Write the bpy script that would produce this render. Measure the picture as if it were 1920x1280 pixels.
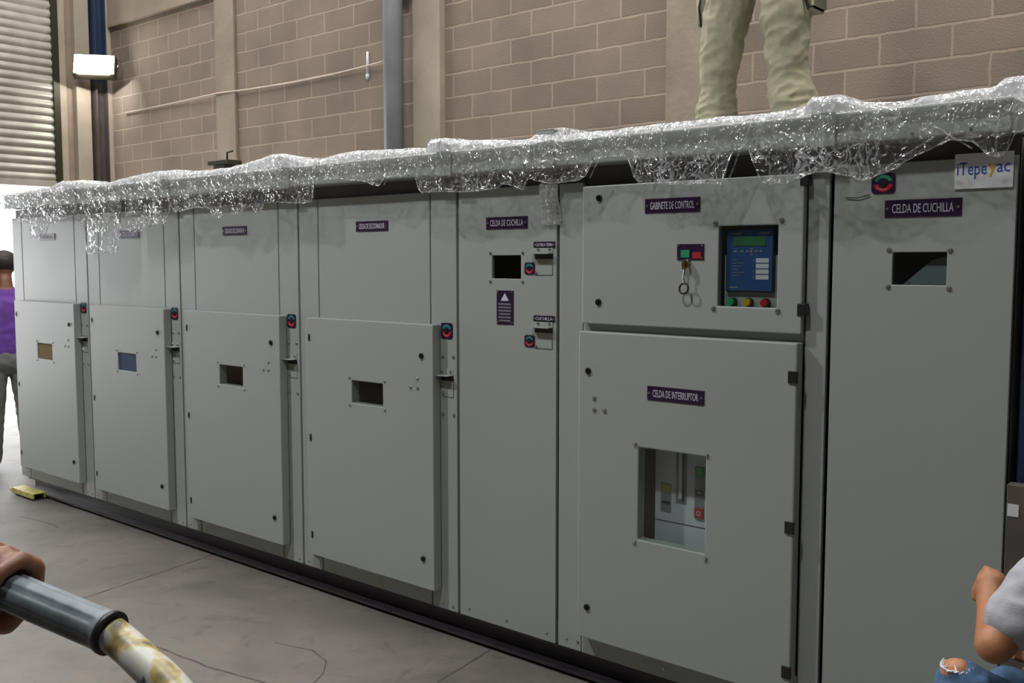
import bpy, bmesh, math, random
from mathutils import Vector, Matrix, noise
random.seed(7)
C = bpy.context.scene
COL = C.collection
for o in list(bpy.data.objects): bpy.data.objects.remove(o)

# ------------------------------------------------------------------ camera
cd = bpy.data.cameras.new('camera'); cam = bpy.data.objects.new('camera', cd); COL.objects.link(cam)
cam.location = (7.2421, -3.0515, 1.6420)
cam.rotation_euler = (math.pi/2 - 0.08114, 0.0, 0.70812)
cd.sensor_width = 36; cd.lens = 1863.9*36/1920; cd.clip_start = .02; cd.clip_end = 300
C.camera = cam
# ------------------------------------------------------------------ exposure, world, lights
C.view_settings.view_transform = 'Standard'; C.view_settings.look = 'None'
C.view_settings.gamma = 1; C.view_settings.exposure = 0.22; C.view_settings.use_curve_mapping = False
w = bpy.data.worlds.new('world'); C.world = w; w.use_nodes = True
bg = w.node_tree.nodes['Background']; bg.inputs[0].default_value = (.93, .96, 1, 1); bg.inputs[1].default_value = 9.0
SKYLIGHT = 15.0          # translucent roof panels
BAY = 165               # high-bay lamps (W)

# ------------------------------------------------------------------ materials
def nt(name):
    m = bpy.data.materials.new(name); m.use_nodes = True
    n = m.node_tree; n.nodes.clear()
    out = n.nodes.new('ShaderNodeOutputMaterial')
    return m, n, out
def N(n, t, **k):
    x = n.nodes.new(t)
    for a, b in k.items(): setattr(x, a, b)
    return x
def L(n, a, b): n.links.new(a, b)
def c4(c): return (c[0], c[1], c[2], 1)
def mat(name, col, rough=.5, metal=0, var=.06, scale=6, bump=0, bscale=60, emit=None, es=0, spec=.5, col2=None):
    m, n, out = nt(name)
    b = N(n, 'ShaderNodeBsdfPrincipled')
    b.inputs['Roughness'].default_value = rough; b.inputs['Metallic'].default_value = metal
    b.inputs['Specular IOR Level'].default_value = spec
    tc = N(n, 'ShaderNodeTexCoord'); no = N(n, 'ShaderNodeTexNoise'); no.inputs['Scale'].default_value = scale
    no.inputs['Detail'].default_value = 5
    L(n, tc.outputs['Object'], no.inputs['Vector'])
    r = N(n, 'ShaderNodeValToRGB')
    e = r.color_ramp.elements; e[0].position = .3; e[1].position = .7
    if col2 is None:
        e[0].color = c4([c*(1-var) for c in col]); e[1].color = c4([min(1, c*(1+var)) for c in col])
    else: e[0].color = c4(col); e[1].color = c4(col2)
    L(n, no.outputs['Fac'], r.inputs[0]); L(n, r.outputs[0], b.inputs['Base Color'])
    if bump:
        n2 = N(n, 'ShaderNodeTexNoise'); n2.inputs['Scale'].default_value = bscale; n2.inputs['Detail'].default_value = 6
        L(n, tc.outputs['Object'], n2.inputs['Vector'])
        bp = N(n, 'ShaderNodeBump'); bp.inputs['Strength'].default_value = bump; bp.inputs['Distance'].default_value = .01
        L(n, n2.outputs['Fac'], bp.inputs['Height']); L(n, bp.outputs[0], b.inputs['Normal'])
    if emit:
        b.inputs['Emission Color'].default_value = c4(emit); b.inputs['Emission Strength'].default_value = es
    L(n, b.outputs[0], out.inputs[0])
    return m
M = {}
M['paint'] = mat('grey_green_paint', (.338, .365, .34), .38, var=.012, scale=1.5, bump=.03, bscale=300)
M['paint_in'] = mat('inner_paint', (.05, .05, .05), .7, var=.1)
M['vent'] = mat('vent_band', (.075, .066, .066), .55, var=.2)
M['channel'] = mat('channel_paint', (.026, .022, .027), .3, var=.3, scale=9)
M['flange'] = mat('lit_channel_edge', (.07, .065, .075), .3, metal=.5, var=.3)  # lighter than the channel: light reflected on the flange is put into the colour
M['black'] = mat('black_plastic', (.012, .012, .013), .4)
M['steel'] = mat('zinc_steel', (.52, .52, .5), .3, metal=1, var=.1)
M['brass'] = mat('brass', (.45, .3, .12), .35, metal=1)
M['seam_shade'] = mat('black_seam_shade', (.004, .004, .004), .95, spec=.1)
M['plate'] = mat('purple_black_plate', (.022, .006, .035), .35, var=.2, scale=30)
M['letter'] = mat('white_engraving', (.62, .6, .68), .5, var=.02)
M['green'] = mat('green_print', (.02, .3, .13), .4)
M['teal'] = mat('teal_print', (.03, .22, .2), .4)
M['red'] = mat('red_print', (.42, .02, .03), .4)
M['pink'] = mat('pink_print', (.55, .13, .18), .4)
M['amber'] = mat('amber_lens', (.65, .33, .01), .25)
M['redlens'] = mat('red_lens', (.5, .012, .012), .25)
M['greenlens'] = mat('green_lens', (.02, .36, .13), .25)
M['relay'] = mat('relay_blue', (.018, .075, .24), .45, var=.08)
M['lcd'] = mat('lcd_green', (.045, .16, .06), .3)
M['white'] = mat('white_label', (.66, .68, .7), .5, var=.03)
M['ltgrey'] = mat('breaker_grey', (.66, .7, .75), .5, var=.02)
M['midgrey'] = mat('mid_grey', (.22, .24, .25), .5)
M['channelgrey'] = mat('barrier_grey', (.16, .19, .2), .5)
M['yellow'] = mat('yellow_label', (.6, .45, .02), .5)
M['signblue'] = mat('sign_blue', (.03, .07, .4), .4)
M['orange'] = mat('sign_orange', (.8, .36, .02), .4)
M['tan'] = mat('tan_sheet', (.5, .3, .14), .8, var=.1)  # flat tan tone behind the leftmost window
M['darkwall'] = mat('dark_cladding', (.07, .065, .06), .8)
M['navy'] = mat('navy_paint', (.012, .022, .06), .4, var=.2)
M['bluebeam'] = mat('blue_steel_paint', (.02, .036, .085), .45, var=.15)
M['beamlow'] = mat('brown_reflection', (.075, .06, .055), .5, var=.2)  # lower column: a brownish reflection put into the colour
M['brown'] = mat('brown_board', (.1, .083, .072), .6, var=.2)
M['concrete'] = mat('column_concrete', (.27, .222, .165), .85, var=.14, scale=3, bump=.5, bscale=14)
M['conclight'] = mat('jamb_concrete', (.34, .29, .222), .85, var=.12, scale=3, bump=.3, bscale=20)
M['concbrown'] = mat('jamb_plaster', (.25, .19, .14), .85, var=.15, scale=3, bump=.3)
M['pipe'] = mat('grey_pipe', (.19, .19, .2), .45, var=.12, scale=4)
M['slat'] = mat('shutter_slat', (.42, .4, .35), .45, metal=.3, var=.15, scale=5)
M['darkmetal'] = mat('dark_metal', (.04, .035, .02), .5, metal=.5)
M['yellowpaint'] = mat('yellow_paint', (.42, .36, .06), .5, var=.3, scale=25)
M['roof'] = mat('roof_sheet', (.4, .4, .4), .6)
M['ground'] = mat('yard_ground', (.6, .6, .58), .9)
M['cord'] = mat('pale_cord', (.6, .5, .42), .7)
M['skin'] = mat('skin', (.38, .16, .075), .5, var=.12, scale=14, bump=.1)
M['skindark'] = mat('skin_dark', (.2, .085, .045), .5, var=.15, scale=16, bump=.1)
M['hair'] = mat('hair', (.015, .01, .008), .6, bump=.4, bscale=80)
M['shirtp'] = mat('purple_shirt', (.13, .04, .28), .8, var=.15, scale=8)
M['trgrey'] = mat('grey_trousers', (.16, .16, .15), .85, var=.15)
M['khaki'] = mat('khaki_cloth', (.34, .315, .215), .9, var=.1, scale=7, bump=.12, bscale=180)
M['shoe'] = mat('shoe', (.02, .018, .016), .5)
M['tshirt'] = mat('grey_tshirt', (.33, .33, .36), .9, var=.06, scale=12, bump=.12, bscale=200)
M['jeans'] = mat('jeans', (.06, .12, .22), .9, var=.35, scale=22, bump=.15, bscale=200)
M['grip'] = mat('grey_rubber_grip', (.10, .12, .14), .5, var=.3, scale=30, col2=(.2, .24, .26), bump=.1, bscale=60)
M['tube'] = mat('worn_white_tube', (.6, .58, .52), .42, var=.1, scale=10)
def worn_tube():
    m = M['tube']; n = m.node_tree; b = [x for x in n.nodes if x.type == 'BSDF_PRINCIPLED'][0]
    tc = [x for x in n.nodes if x.type == 'TEX_COORD'][0]
    no = N(n, 'ShaderNodeTexNoise'); no.inputs['Scale'].default_value = 26; no.inputs['Detail'].default_value = 3
    L(n, tc.outputs['Object'], no.inputs['Vector'])
    r = N(n, 'ShaderNodeValToRGB'); e = r.color_ramp.elements
    e[0].position = .0; e[0].color = (.05, .05, .05, 1); e[1].position = 1; e[1].color = (.3, .16, .04, 1)
    for p, c in ((.38, (.1, .11, .12, 1)), (.42, (.4, .43, .43, 1)), (.53, (.5, .49, .42, 1)), (.6, (.36, .27, .08, 1)), (.68, (.12, .1, .06, 1))):
        x = e.new(p); x.color = c
    L(n, no.outputs['Fac'], r.inputs[0]); L(n, r.outputs[0], b.inputs['Base Color'])
worn_tube()
def emis(name, col, s):
    m, n, out = nt(name); e = N(n, 'ShaderNodeEmission'); e.inputs[0].default_value = c4(col); e.inputs[1].default_value = s
    L(n, e.outputs[0], out.inputs[0]); return m
M['lampglow'] = emis('lamp_glow', (1, 1, .97), 22)
M['skyglow'] = emis('skylight_panel_glow', (1, .985, .96), SKYLIGHT)
def glass():
    m, n, out = nt('clear_pane')
    t = N(n, 'ShaderNodeBsdfTransparent'); t.inputs[0].default_value = (.9, .93, .92, 1)
    g = N(n, 'ShaderNodeBsdfGlossy'); g.inputs['Roughness'].default_value = .03
    fr = N(n, 'ShaderNodeFresnel'); ge = N(n, 'ShaderNodeNewGeometry'); io = N(n, 'ShaderNodeMath', operation='MULTIPLY_ADD'); io.inputs[1].default_value = -.8333; io.inputs[2].default_value = 1.5; L(n, ge.outputs['Backfacing'], io.inputs[0]); L(n, io.outputs[0], fr.inputs[0])
    mx = N(n, 'ShaderNodeMixShader'); L(n, fr.outputs[0], mx.inputs[0]); L(n, t.outputs[0], mx.inputs[1]); L(n, g.outputs[0], mx.inputs[2])
    L(n, mx.outputs[0], out.inputs[0]); return m
M['glass'] = glass()
def film(name, base=.04, white=.05, crease=.55):
    m, n, out = nt(name)
    tc = N(n, 'ShaderNodeTexCoord')
    t = N(n, 'ShaderNodeBsdfTransparent'); t.inputs[0].default_value = (.97, .97, .975, 1)
    g = N(n, 'ShaderNodeBsdfGlossy'); g.inputs['Roughness'].default_value = .09
    d = N(n, 'ShaderNodeBsdfTranslucent'); d.inputs[0].default_value = (.9, .91, .93, 1)
    d2 = N(n, 'ShaderNodeBsdfDiffuse'); d2.inputs[0].default_value = (.9, .91, .93, 1)
    wn = N(n, 'ShaderNodeTexNoise'); wn.inputs['Scale'].default_value = 11; wn.inputs['Detail'].default_value = 3
    L(n, tc.outputs['Object'], wn.inputs['Vector'])
    wm = N(n, 'ShaderNodeMixRGB', blend_type='LINEAR_LIGHT'); wm.inputs[0].default_value = .09; L(n, tc.outputs['Object'], wm.inputs[1]); L(n, wn.outputs['Color'], wm.inputs[2])
    def vor(sc, w0, w1):
        v = N(n, 'ShaderNodeTexVoronoi'); v.feature = 'DISTANCE_TO_EDGE'; v.inputs['Scale'].default_value = sc
        mp = N(n, 'ShaderNodeMapping'); mp.inputs['Scale'].default_value = (1.5, .6, .75); mp.inputs['Rotation'].default_value = (0, .45, 0)
        L(n, wm.outputs[0], mp.inputs[0]); L(n, mp.outputs[0], v.inputs['Vector'])
        r = N(n, 'ShaderNodeMapRange'); r.inputs['From Min'].default_value = w0; r.inputs['From Max'].default_value = w1; r.inputs['To Min'].default_value = 1; r.inputs['To Max'].default_value = 0
        L(n, v.outputs['Distance'], r.inputs[0]); return v, r
    v1, r1 = vor(8.5, 0, .035); v2, r2 = vor(23, 0, .07)
    msk = N(n, 'ShaderNodeTexNoise'); msk.inputs['Scale'].default_value = 7; L(n, tc.outputs['Object'], msk.inputs['Vector'])
    mr_ = N(n, 'ShaderNodeMapRange'); mr_.inputs['From Min'].default_value = .45; mr_.inputs['From Max'].default_value = .62; L(n, msk.outputs['Fac'], mr_.inputs[0])
    mx = N(n, 'ShaderNodeMath', operation='MAXIMUM'); L(n, r1.outputs[0], mx.inputs[0]); L(n, r2.outputs[0], mx.inputs[1])
    mm = N(n, 'ShaderNodeMath', operation='MULTIPLY'); L(n, mx.outputs[0], mm.inputs[0]); L(n, mr_.outputs[0], mm.inputs[1])
    ml = N(n, 'ShaderNodeMath', operation='MULTIPLY_ADD'); L(n, mm.outputs[0], ml.inputs[0]); ml.inputs[1].default_value = crease; ml.inputs[2].default_value = white
    hs = N(n, 'ShaderNodeMath', operation='MULTIPLY_ADD'); L(n, v2.outputs['Distance'], hs.inputs[0]); hs.inputs[1].default_value = .7; L(n, v1.outputs['Distance'], hs.inputs[2])
    bp = N(n, 'ShaderNodeBump'); bp.inputs['Strength'].default_value = 1; bp.inputs['Distance'].default_value = .03; L(n, hs.outputs[0], bp.inputs['Height'])
    L(n, bp.outputs[0], g.inputs['Normal'])
    lw = N(n, 'ShaderNodeLayerWeight'); lw.inputs[0].default_value = .5; L(n, bp.outputs[0], lw.inputs['Normal'])
    pw = N(n, 'ShaderNodeMath', operation='POWER'); pw.inputs[1].default_value = 2.2; L(n, lw.outputs['Facing'], pw.inputs[0])
    mr = N(n, 'ShaderNodeMapRange'); mr.inputs['To Min'].default_value = base; mr.inputs['To Max'].default_value = .75
    L(n, pw.outputs[0], mr.inputs[0])
    dd = N(n, 'ShaderNodeMixShader'); dd.inputs[0].default_value = .5; L(n, d.outputs[0], dd.inputs[1]); L(n, d2.outputs[0], dd.inputs[2])
    m1 = N(n, 'ShaderNodeMixShader'); L(n, ml.outputs[0], m1.inputs[0]); L(n, t.outputs[0], m1.inputs[1]); L(n, dd.outputs[0], m1.inputs[2])
    m2 = N(n, 'ShaderNodeMixShader'); L(n, mr.outputs[0], m2.inputs[0]); L(n, m1.outputs[0], m2.inputs[1]); L(n, g.outputs[0], m2.inputs[2])
    L(n, m2.outputs[0], out.inputs[0]); return m
M['film'] = film('stretch_film')
M['film2'] = film('stretch_film_bright_top', .08, .72, .3)  # whitened film: the bright highlight along the roof edge is put into its colour
M['bubble'] = film('bubble_film', .15, .5, .3)

def brick_mat():
    m, n, out = nt('concrete_block_wall')
    b = N(n, 'ShaderNodeBsdfPrincipled'); b.inputs['Roughness'].default_value = .92; b.inputs['Specular IOR Level'].default_value = .2
    tc = N(n, 'ShaderNodeTexCoord'); sp = N(n, 'ShaderNodeSeparateXYZ'); L(n, tc.outputs['Object'], sp.inputs[0])
    ax = N(n, 'ShaderNodeMath', operation='ADD'); ax.inputs[1].default_value = .239 + .416*40
    az = N(n, 'ShaderNodeMath', operation='ADD'); az.inputs[1].default_value = -2.805 + .19*20
    L(n, sp.outputs['X'], ax.inputs[0]); L(n, sp.outputs['Z'], az.inputs[0])
    wn = N(n, 'ShaderNodeTexNoise'); wn.inputs['Scale'].default_value = 9; L(n, tc.outputs['Object'], wn.inputs['Vector'])
    ws = N(n, 'ShaderNodeMath', operation='MULTIPLY_ADD'); ws.inputs[1].default_value = .018; ws.inputs[2].default_value = -.009
    L(n, wn.outputs['Fac'], ws.inputs[0])
    a2 = N(n, 'ShaderNodeMath', operation='ADD'); L(n, az.outputs[0], a2.inputs[0]); L(n, ws.outputs[0], a2.inputs[1])
    a1 = N(n, 'ShaderNodeMath', operation='ADD'); L(n, ax.outputs[0], a1.inputs[0]); L(n, ws.outputs[0], a1.inputs[1])
    cx = N(n, 'ShaderNodeCombineXYZ'); L(n, a1.outputs[0], cx.inputs[0]); L(n, a2.outputs[0], cx.inputs[1])
    br = N(n, 'ShaderNodeTexBrick'); L(n, cx.outputs[0], br.inputs['Vector'])
    for k, v in (('Scale', 1), ('Mortar Size', .0095), ('Mortar Smooth', .5), ('Brick Width', .416), ('Row Height', .19), ('Bias', 0)): br.inputs[k].default_value = v
    br.inputs['Color1'].default_value = (.215, .175, .14, 1); br.inputs['Color2'].default_value = (.255, .207, .165, 1)
    br.inputs['Mortar'].default_value = (.35, .285, .225, 1)
    n2 = N(n, 'ShaderNodeTexNoise'); n2.inputs['Scale'].default_value = 1.7; n2.inputs['Detail'].default_value = 8; L(n, tc.outputs['Object'], n2.inputs['Vector'])
    rr = N(n, 'ShaderNodeValToRGB'); rr.color_ramp.elements[0].position = .3; rr.color_ramp.elements[0].color = (.82, .82, .85, 1); rr.color_ramp.elements[1].position = .72; rr.color_ramp.elements[1].color = (1.12, 1.08, 1.02, 1)
    L(n, n2.outputs['Fac'], rr.inputs[0])
    mx = N(n, 'ShaderNodeMixRGB', blend_type='MULTIPLY'); mx.inputs[0].default_value = 1; L(n, br.outputs['Color'], mx.inputs[1]); L(n, rr.outputs[0], mx.inputs[2])
    L(n, mx.outputs[0], b.inputs['Base Color'])
    n3 = N(n, 'ShaderNodeTexNoise'); n3.inputs['Scale'].default_value = 90; L(n, tc.outputs['Object'], n3.inputs['Vector'])
    hh = N(n, 'ShaderNodeMath', operation='MULTIPLY_ADD'); hh.inputs[1].default_value = -1.0; L(n, br.outputs['Fac'], hh.inputs[0]); L(n, n3.outputs['Fac'], hh.inputs[2])
    bp = N(n, 'ShaderNodeBump'); bp.inputs['Strength'].default_value = .35; bp.inputs['Distance'].default_value = .01; L(n, hh.outputs[0], bp.inputs['Height']); L(n, bp.outputs[0], b.inputs['Normal'])
    L(n, b.outputs[0], out.inputs[0]); return m
M['block'] = brick_mat()
def floor_mat():
    m, n, out = nt('concrete_floor')
    b = N(n, 'ShaderNodeBsdfPrincipled'); b.inputs['Roughness'].default_value = .62; b.inputs['Specular IOR Level'].default_value = .4
    tc = N(n, 'ShaderNodeTexCoord')
    a = N(n, 'ShaderNodeTexNoise'); a.inputs['Scale'].default_value = 1.6; a.inputs['Detail'].default_value = 10; a.inputs['Roughness'].default_value = .65; a.inputs['Distortion'].default_value = .6
    L(n, tc.outputs['Object'], a.inputs['Vector'])
    r = N(n, 'ShaderNodeValToRGB'); e = r.color_ramp.elements; e[0].position = .28; e[0].color = (.09, .08, .068, 1); e[1].position = .7; e[1].color = (.175, .156, .133, 1)
    L(n, a.outputs['Fac'], r.inputs[0])
    s = N(n, 'ShaderNodeTexNoise'); s.inputs['Scale'].default_value = 5.5; s.inputs['Detail'].default_value = 9; s.inputs['Distortion'].default_value = .7; s.inputs['Roughness'].default_value = .62
    L(n, tc.outputs['Object'], s.inputs['Vector'])
    r2 = N(n, 'ShaderNodeValToRGB'); e = r2.color_ramp.elements; e[0].position = .3; e[0].color = (.42, .4, .38, 1); e[1].position = .44; e[1].color = (1, 1, 1, 1)
    L(n, s.outputs['Fac'], r2.inputs[0])
    mx = N(n, 'ShaderNodeMixRGB', blend_type='MULTIPLY'); mx.inputs[0].default_value = .6; L(n, r.outputs[0], mx.inputs[1]); L(n, r2.outputs[0], mx.inputs[2])
    L(n, mx.outputs[0], b.inputs['Base Color'])
    bp = N(n, 'ShaderNodeBump'); bp.inputs['Strength'].default_value = .25; bp.inputs['Distance'].default_value = .01; L(n, s.outputs['Fac'], bp.inputs['Height']); L(n, bp.outputs[0], b.inputs['Normal'])
    L(n, b.outputs[0], out.inputs[0]); return m
M['floor'] = floor_mat()

# ------------------------------------------------------------------ helpers
def box(bm, x0, x1, y0, y1, z0, z1, mi=0):
    vs = [bm.verts.new(p) for p in ((x0,y0,z0),(x1,y0,z0),(x1,y1,z0),(x0,y1,z0),(x0,y0,z1),(x1,y0,z1),(x1,y1,z1),(x0,y1,z1))]
    for q in ((0,3,2,1),(4,5,6,7),(0,1,5,4),(1,2,6,5),(2,3,7,6),(3,0,4,7)):
        f = bm.faces.new([vs[i] for i in q]); f.material_index = mi
def cyl(bm, p0, p1, r0, r1=None, seg=16, mi=0, cap=True):
    r1 = r0 if r1 is None else r1
    p0 = Vector(p0); p1 = Vector(p1); d = (p1-p0).normalized()
    a = d.orthogonal().normalized(); b = d.cross(a)
    A = []; B = []
    for i in range(seg):
        t = 2*math.pi*i/seg; v = a*math.cos(t)+b*math.sin(t)
        A.append(bm.verts.new(p0+v*r0)); B.append(bm.verts.new(p1+v*r1))
    for i in range(seg):
        f = bm.faces.new((A[i], A[(i+1)%seg], B[(i+1)%seg], B[i])); f.material_index = mi; f.smooth = True
    if cap:
        f = bm.faces.new(A[::-1]); f.material_index = mi; f = bm.faces.new(B); f.material_index = mi
def tube(bm, pts, r, seg=12, mi=0, closed=False):
    pts = [Vector(p) for p in pts]; n = len(pts); rings = []
    up = None
    for i, p in enumerate(pts):
        if closed: d = (pts[(i+1)%n]-pts[i-1]).normalized()
        else: d = (pts[min(i+1, n-1)]-pts[max(i-1, 0)]).normalized()
        if up is None: up = d.orthogonal().normalized()
        a = (up - d*up.dot(d)).normalized(); up = a; b = d.cross(a)
        rr = r(i/(n-1)) if callable(r) else r
        rings.append([bm.verts.new(p+(a*math.cos(2*math.pi*k/seg)+b*math.sin(2*math.pi*k/seg))*rr) for k in range(seg)])
    for i in range(n if closed else n-1):
        A = rings[i]; B = rings[(i+1)%n]
        for k in range(seg):
            f = bm.faces.new((A[k], A[(k+1)%seg], B[(k+1)%seg], B[k])); f.smooth = True; f.material_index = mi
    if not closed:
        bm.faces.new(rings[0][::-1]).material_index = mi; bm.faces.new(rings[-1]).material_index = mi
def plate(bm, x0, x1, z0, z1, y0, y1, holes=(), mi=0):
    xs = sorted({x0, x1, *[h[0] for h in holes], *[h[1] for h in holes]}); zs = sorted({z0, z1, *[h[2] for h in holes], *[h[3] for h in holes]})
    def solid(i, j):
        if i < 0 or j < 0 or i >= len(xs)-1 or j >= len(zs)-1: return False
        cx = (xs[i]+xs[i+1])/2; cz = (zs[j]+zs[j+1])/2
        return not any(h[0] < cx < h[1] and h[2] < cz < h[3] for h in holes)
    V = {}
    def v(i, j, k):
        if (i, j, k) not in V: V[i, j, k] = bm.verts.new((xs[i], (y0, y1)[k], zs[j]))
        return V[i, j, k]
    for i in range(len(xs)-1):
        for j in range(len(zs)-1):
            if not solid(i, j): continue
            F = [(v(i,j,0), v(i+1,j,0), v(i+1,j+1,0), v(i,j+1,0)), (v(i,j,1), v(i,j+1,1), v(i+1,j+1,1), v(i+1,j,1))]
            if not solid(i-1, j): F.append((v(i,j,0), v(i,j+1,0), v(i,j+1,1), v(i,j,1)))
            if not solid(i+1, j): F.append((v(i+1,j,0), v(i+1,j,1), v(i+1,j+1,1), v(i+1,j+1,0)))
            if not solid(i, j-1): F.append((v(i,j,0), v(i,j,1), v(i+1,j,1), v(i+1,j,0)))
            if not solid(i, j+1): F.append((v(i,j+1,0), v(i+1,j+1,0), v(i+1,j+1,1), v(i,j+1,1)))
            for f in F: bm.faces.new(f).material_index = mi
def mk(name, bm, mats, parent=None, bevel=0, smooth=False, loc=None):
    me = bpy.data.meshes.new(name); bmesh.ops.recalc_face_normals(bm, faces=bm.faces); bm.to_mesh(me); bm.free()
    if not isinstance(mats, (list, tuple)): mats = [mats]
    for m in mats: me.materials.append(M[m] if isinstance(m, str) else m)
    o = bpy.data.objects.new(name, me); COL.objects.link(o)
    if parent: o.parent = parent
    if loc: o.location = loc
    if smooth:
        for p in me.polygons: p.use_smooth = True
    if bevel:
        md = o.modifiers.new('bevel', 'BEVEL'); md.width = bevel; md.segments = 2; md.limit_method = 'ANGLE'; md.angle_limit = .7
    return o
def bx(name, x0, x1, y0, y1, z0, z1, m, parent=None, bevel=0):
    bm = bmesh.new(); box(bm, x0, x1, y0, y1, z0, z1); return mk(name, bm, m, parent, bevel)
def tag(o, label, cat, group=None):
    o['label'] = label; o['category'] = cat
    if group: o['group'] = group
    return o
def empty(name, loc, label, cat, group=None):
    o = bpy.data.objects.new(name, None); COL.objects.link(o); o.location = loc; o.empty_display_size = .1
    return tag(o, label, cat, group)
def struct(o): o['kind'] = 'structure'; return o
def text_mesh(txt, width, height, depth=.0008):
    """flat lettering in XZ, centred, scaled to width x height, facing -Y"""
    cu = bpy.data.curves.new('t', 'FONT'); cu.body = txt; cu.align_x = 'CENTER'; cu.align_y = 'CENTER'; cu.extrude = .01; cu.resolution_u = 2
    o = bpy.data.objects.new('t', cu); COL.objects.link(o)
    me = bpy.data.meshes.new_from_object(o.evaluated_get(bpy.context.evaluated_depsgraph_get()))
    bpy.data.objects.remove(o); bpy.data.curves.remove(cu)
    xs = [v.co.x for v in me.vertices]; ys = [v.co.y for v in me.vertices]
    cx = (max(xs)+min(xs))/2; cy = (max(ys)+min(ys))/2; sx = width/(max(xs)-min(xs)); sy = height/(max(ys)-min(ys))
    V = [((v.co.x-cx)*sx, -depth*(v.co.z/.01+1)/2, (v.co.y-cy)*sy) for v in me.vertices]
    F = [tuple(p.vertices) for p in me.polygons]
    bpy.data.meshes.remove(me)
    return V, F
def add_text(bm, txt, cx, y, cz, w_, h_, mi=1):
    V, F = text_mesh(txt, w_, h_)
    vs = [bm.verts.new((cx+a, y+b, cz+c)) for a, b, c in V]
    for f in F:
        try: bm.faces.new([vs[i] for i in f]).material_index = mi
        except ValueError: pass
_screw = {}
def screw(x, y, z, parent, r=.0062, ln=.006, name='screw', m='steel'):
    k = (r, ln, m)
    if k not in _screw:
        bm = bmesh.new(); cyl(bm, (0, 0, 0), (0, -ln*.35, 0), r*1.25, seg=10); cyl(bm, (0, -ln*.35, 0), (0, -ln, 0), r, r*.7, seg=10)
        me = bpy.data.meshes.new('screw'); bmesh.ops.recalc_face_normals(bm, faces=bm.faces); bm.to_mesh(me); bm.free(); me.materials.append(M[m]); _screw[k] = me
    o = bpy.data.objects.new(name, _screw[k]); COL.objects.link(o); o.parent = parent; o.location = (x, y, z); return o
def lock(x, y, z, parent):
    bm = bmesh.new(); cyl(bm, (x, y+.0005, z), (x, y-.007, z), .0125, .0115, seg=18); cyl(bm, (x, y-.007, z), (x, y-.0045, z), .008, seg=12)
    box(bm, x-.002, x+.002, y-.0095, y-.007, z-.007, z+.007)
    return mk('lock', bm, 'black', parent)
def pane(x0, x1, z0, z1, y, parent, back=None):
    o = bx('window_pane', x0, x1, y, y+.003, z0, z1, 'glass', parent)
    return o
def nameplate(txt, x0, x1, z0, z1, y, parent, sw=True, mats=('plate', 'letter', 'steel')):
    bm = bmesh.new(); plate(bm, x0, x1, z0, z1, y-.003, y)
    wd = x1-x0; h = z1-z0; cx = (x0+x1)/2; cz = (z0+z1)/2
    add_text(bm, txt, cx, y-.003, cz, wd*.8, h*.52)
    if sw:
        for s in (-1, 1): cyl(bm, (cx+s*wd*.46, y-.003, cz), (cx+s*wd*.46, y-.006, cz), .0045, seg=10, mi=2)
    return mk('nameplate', bm, mats, parent)
def arc_poly(bm, cx, y, cz, r0, r1, a0, a1, mi, sx=1, sz=1, seg=14, t=.0006):
    P = []
    for i in range(seg+1):
        a = a0+(a1-a0)*i/seg
        P.append((math.cos(a), math.sin(a)))
    A = [bm.verts.new((cx+c*r0*sx, y, cz+s*r0*sz)) for c, s in P]; B = [bm.verts.new((cx+c*r1*sx, y, cz+s*r1*sz)) for c, s in P]
    A2 = [bm.verts.new((cx+c*r0*sx, y-t, cz+s*r0*sz)) for c, s in P]; B2 = [bm.verts.new((cx+c*r1*sx, y-t, cz+s*r1*sz)) for c, s in P]
    for i in range(seg):
        for q in ((A2[i], A2[i+1], B2[i+1], B2[i]), (B[i], B[i+1], B2[i+1], B2[i]), (A[i+1], A[i], A2[i], A2[i+1])):
            bm.faces.new(q).material_index = mi
def rrect(bm, x0, x1, z0, z1, y0, y1, r, mi=0):
    pts = []
    for cx, cz, a in ((x1-r, z1-r, 0), (x0+r, z1-r, 90), (x0+r, z0+r, 180), (x1-r, z0+r, 270)):
        for k in range(5):
            t = math.radians(a+22.5*k); pts.append((cx+r*math.cos(t), cz+r*math.sin(t)))
    F = [bm.verts.new((p[0], y0, p[1])) for p in pts]; B = [bm.verts.new((p[0], y1, p[1])) for p in pts]
    bm.faces.new(F).material_index = mi; bm.faces.new(B[::-1]).material_index = mi
    for i in range(len(pts)): bm.faces.new((F[i], B[i], B[(i+1)%len(pts)], F[(i+1)%len(pts)])).material_index = mi
def switch_plate(x0, x1, z0, z1, y, parent, top='teal'):
    bm = bmesh.new(); rrect(bm, x0, x1, z0, z1, y-.003, y, min(.012, (x1-x0)*.2))
    cx = (x0+x1)/2; cz = (z0+z1)/2; sx = (x1-x0)/2; sz = (z1-z0)/2
    arc_poly(bm, cx, y-.003, cz, .5, .8, math.radians(20), math.radians(160), 1, sx, sz)
    arc_poly(bm, cx, y-.003, cz, .45, .82, math.radians(190), math.radians(350), 2, sx, sz)
    arc_poly(bm, cx, y-.0036, cz, .56, .7, math.radians(215), math.radians(300), 3, sx, sz)
    cyl(bm, (cx, y-.002, cz), (cx, y-.006, cz), sx*.32, seg=16, mi=4)
    return mk('switch_plate', bm, ['plate', top, 'red', 'pink', 'black'], parent)

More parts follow.
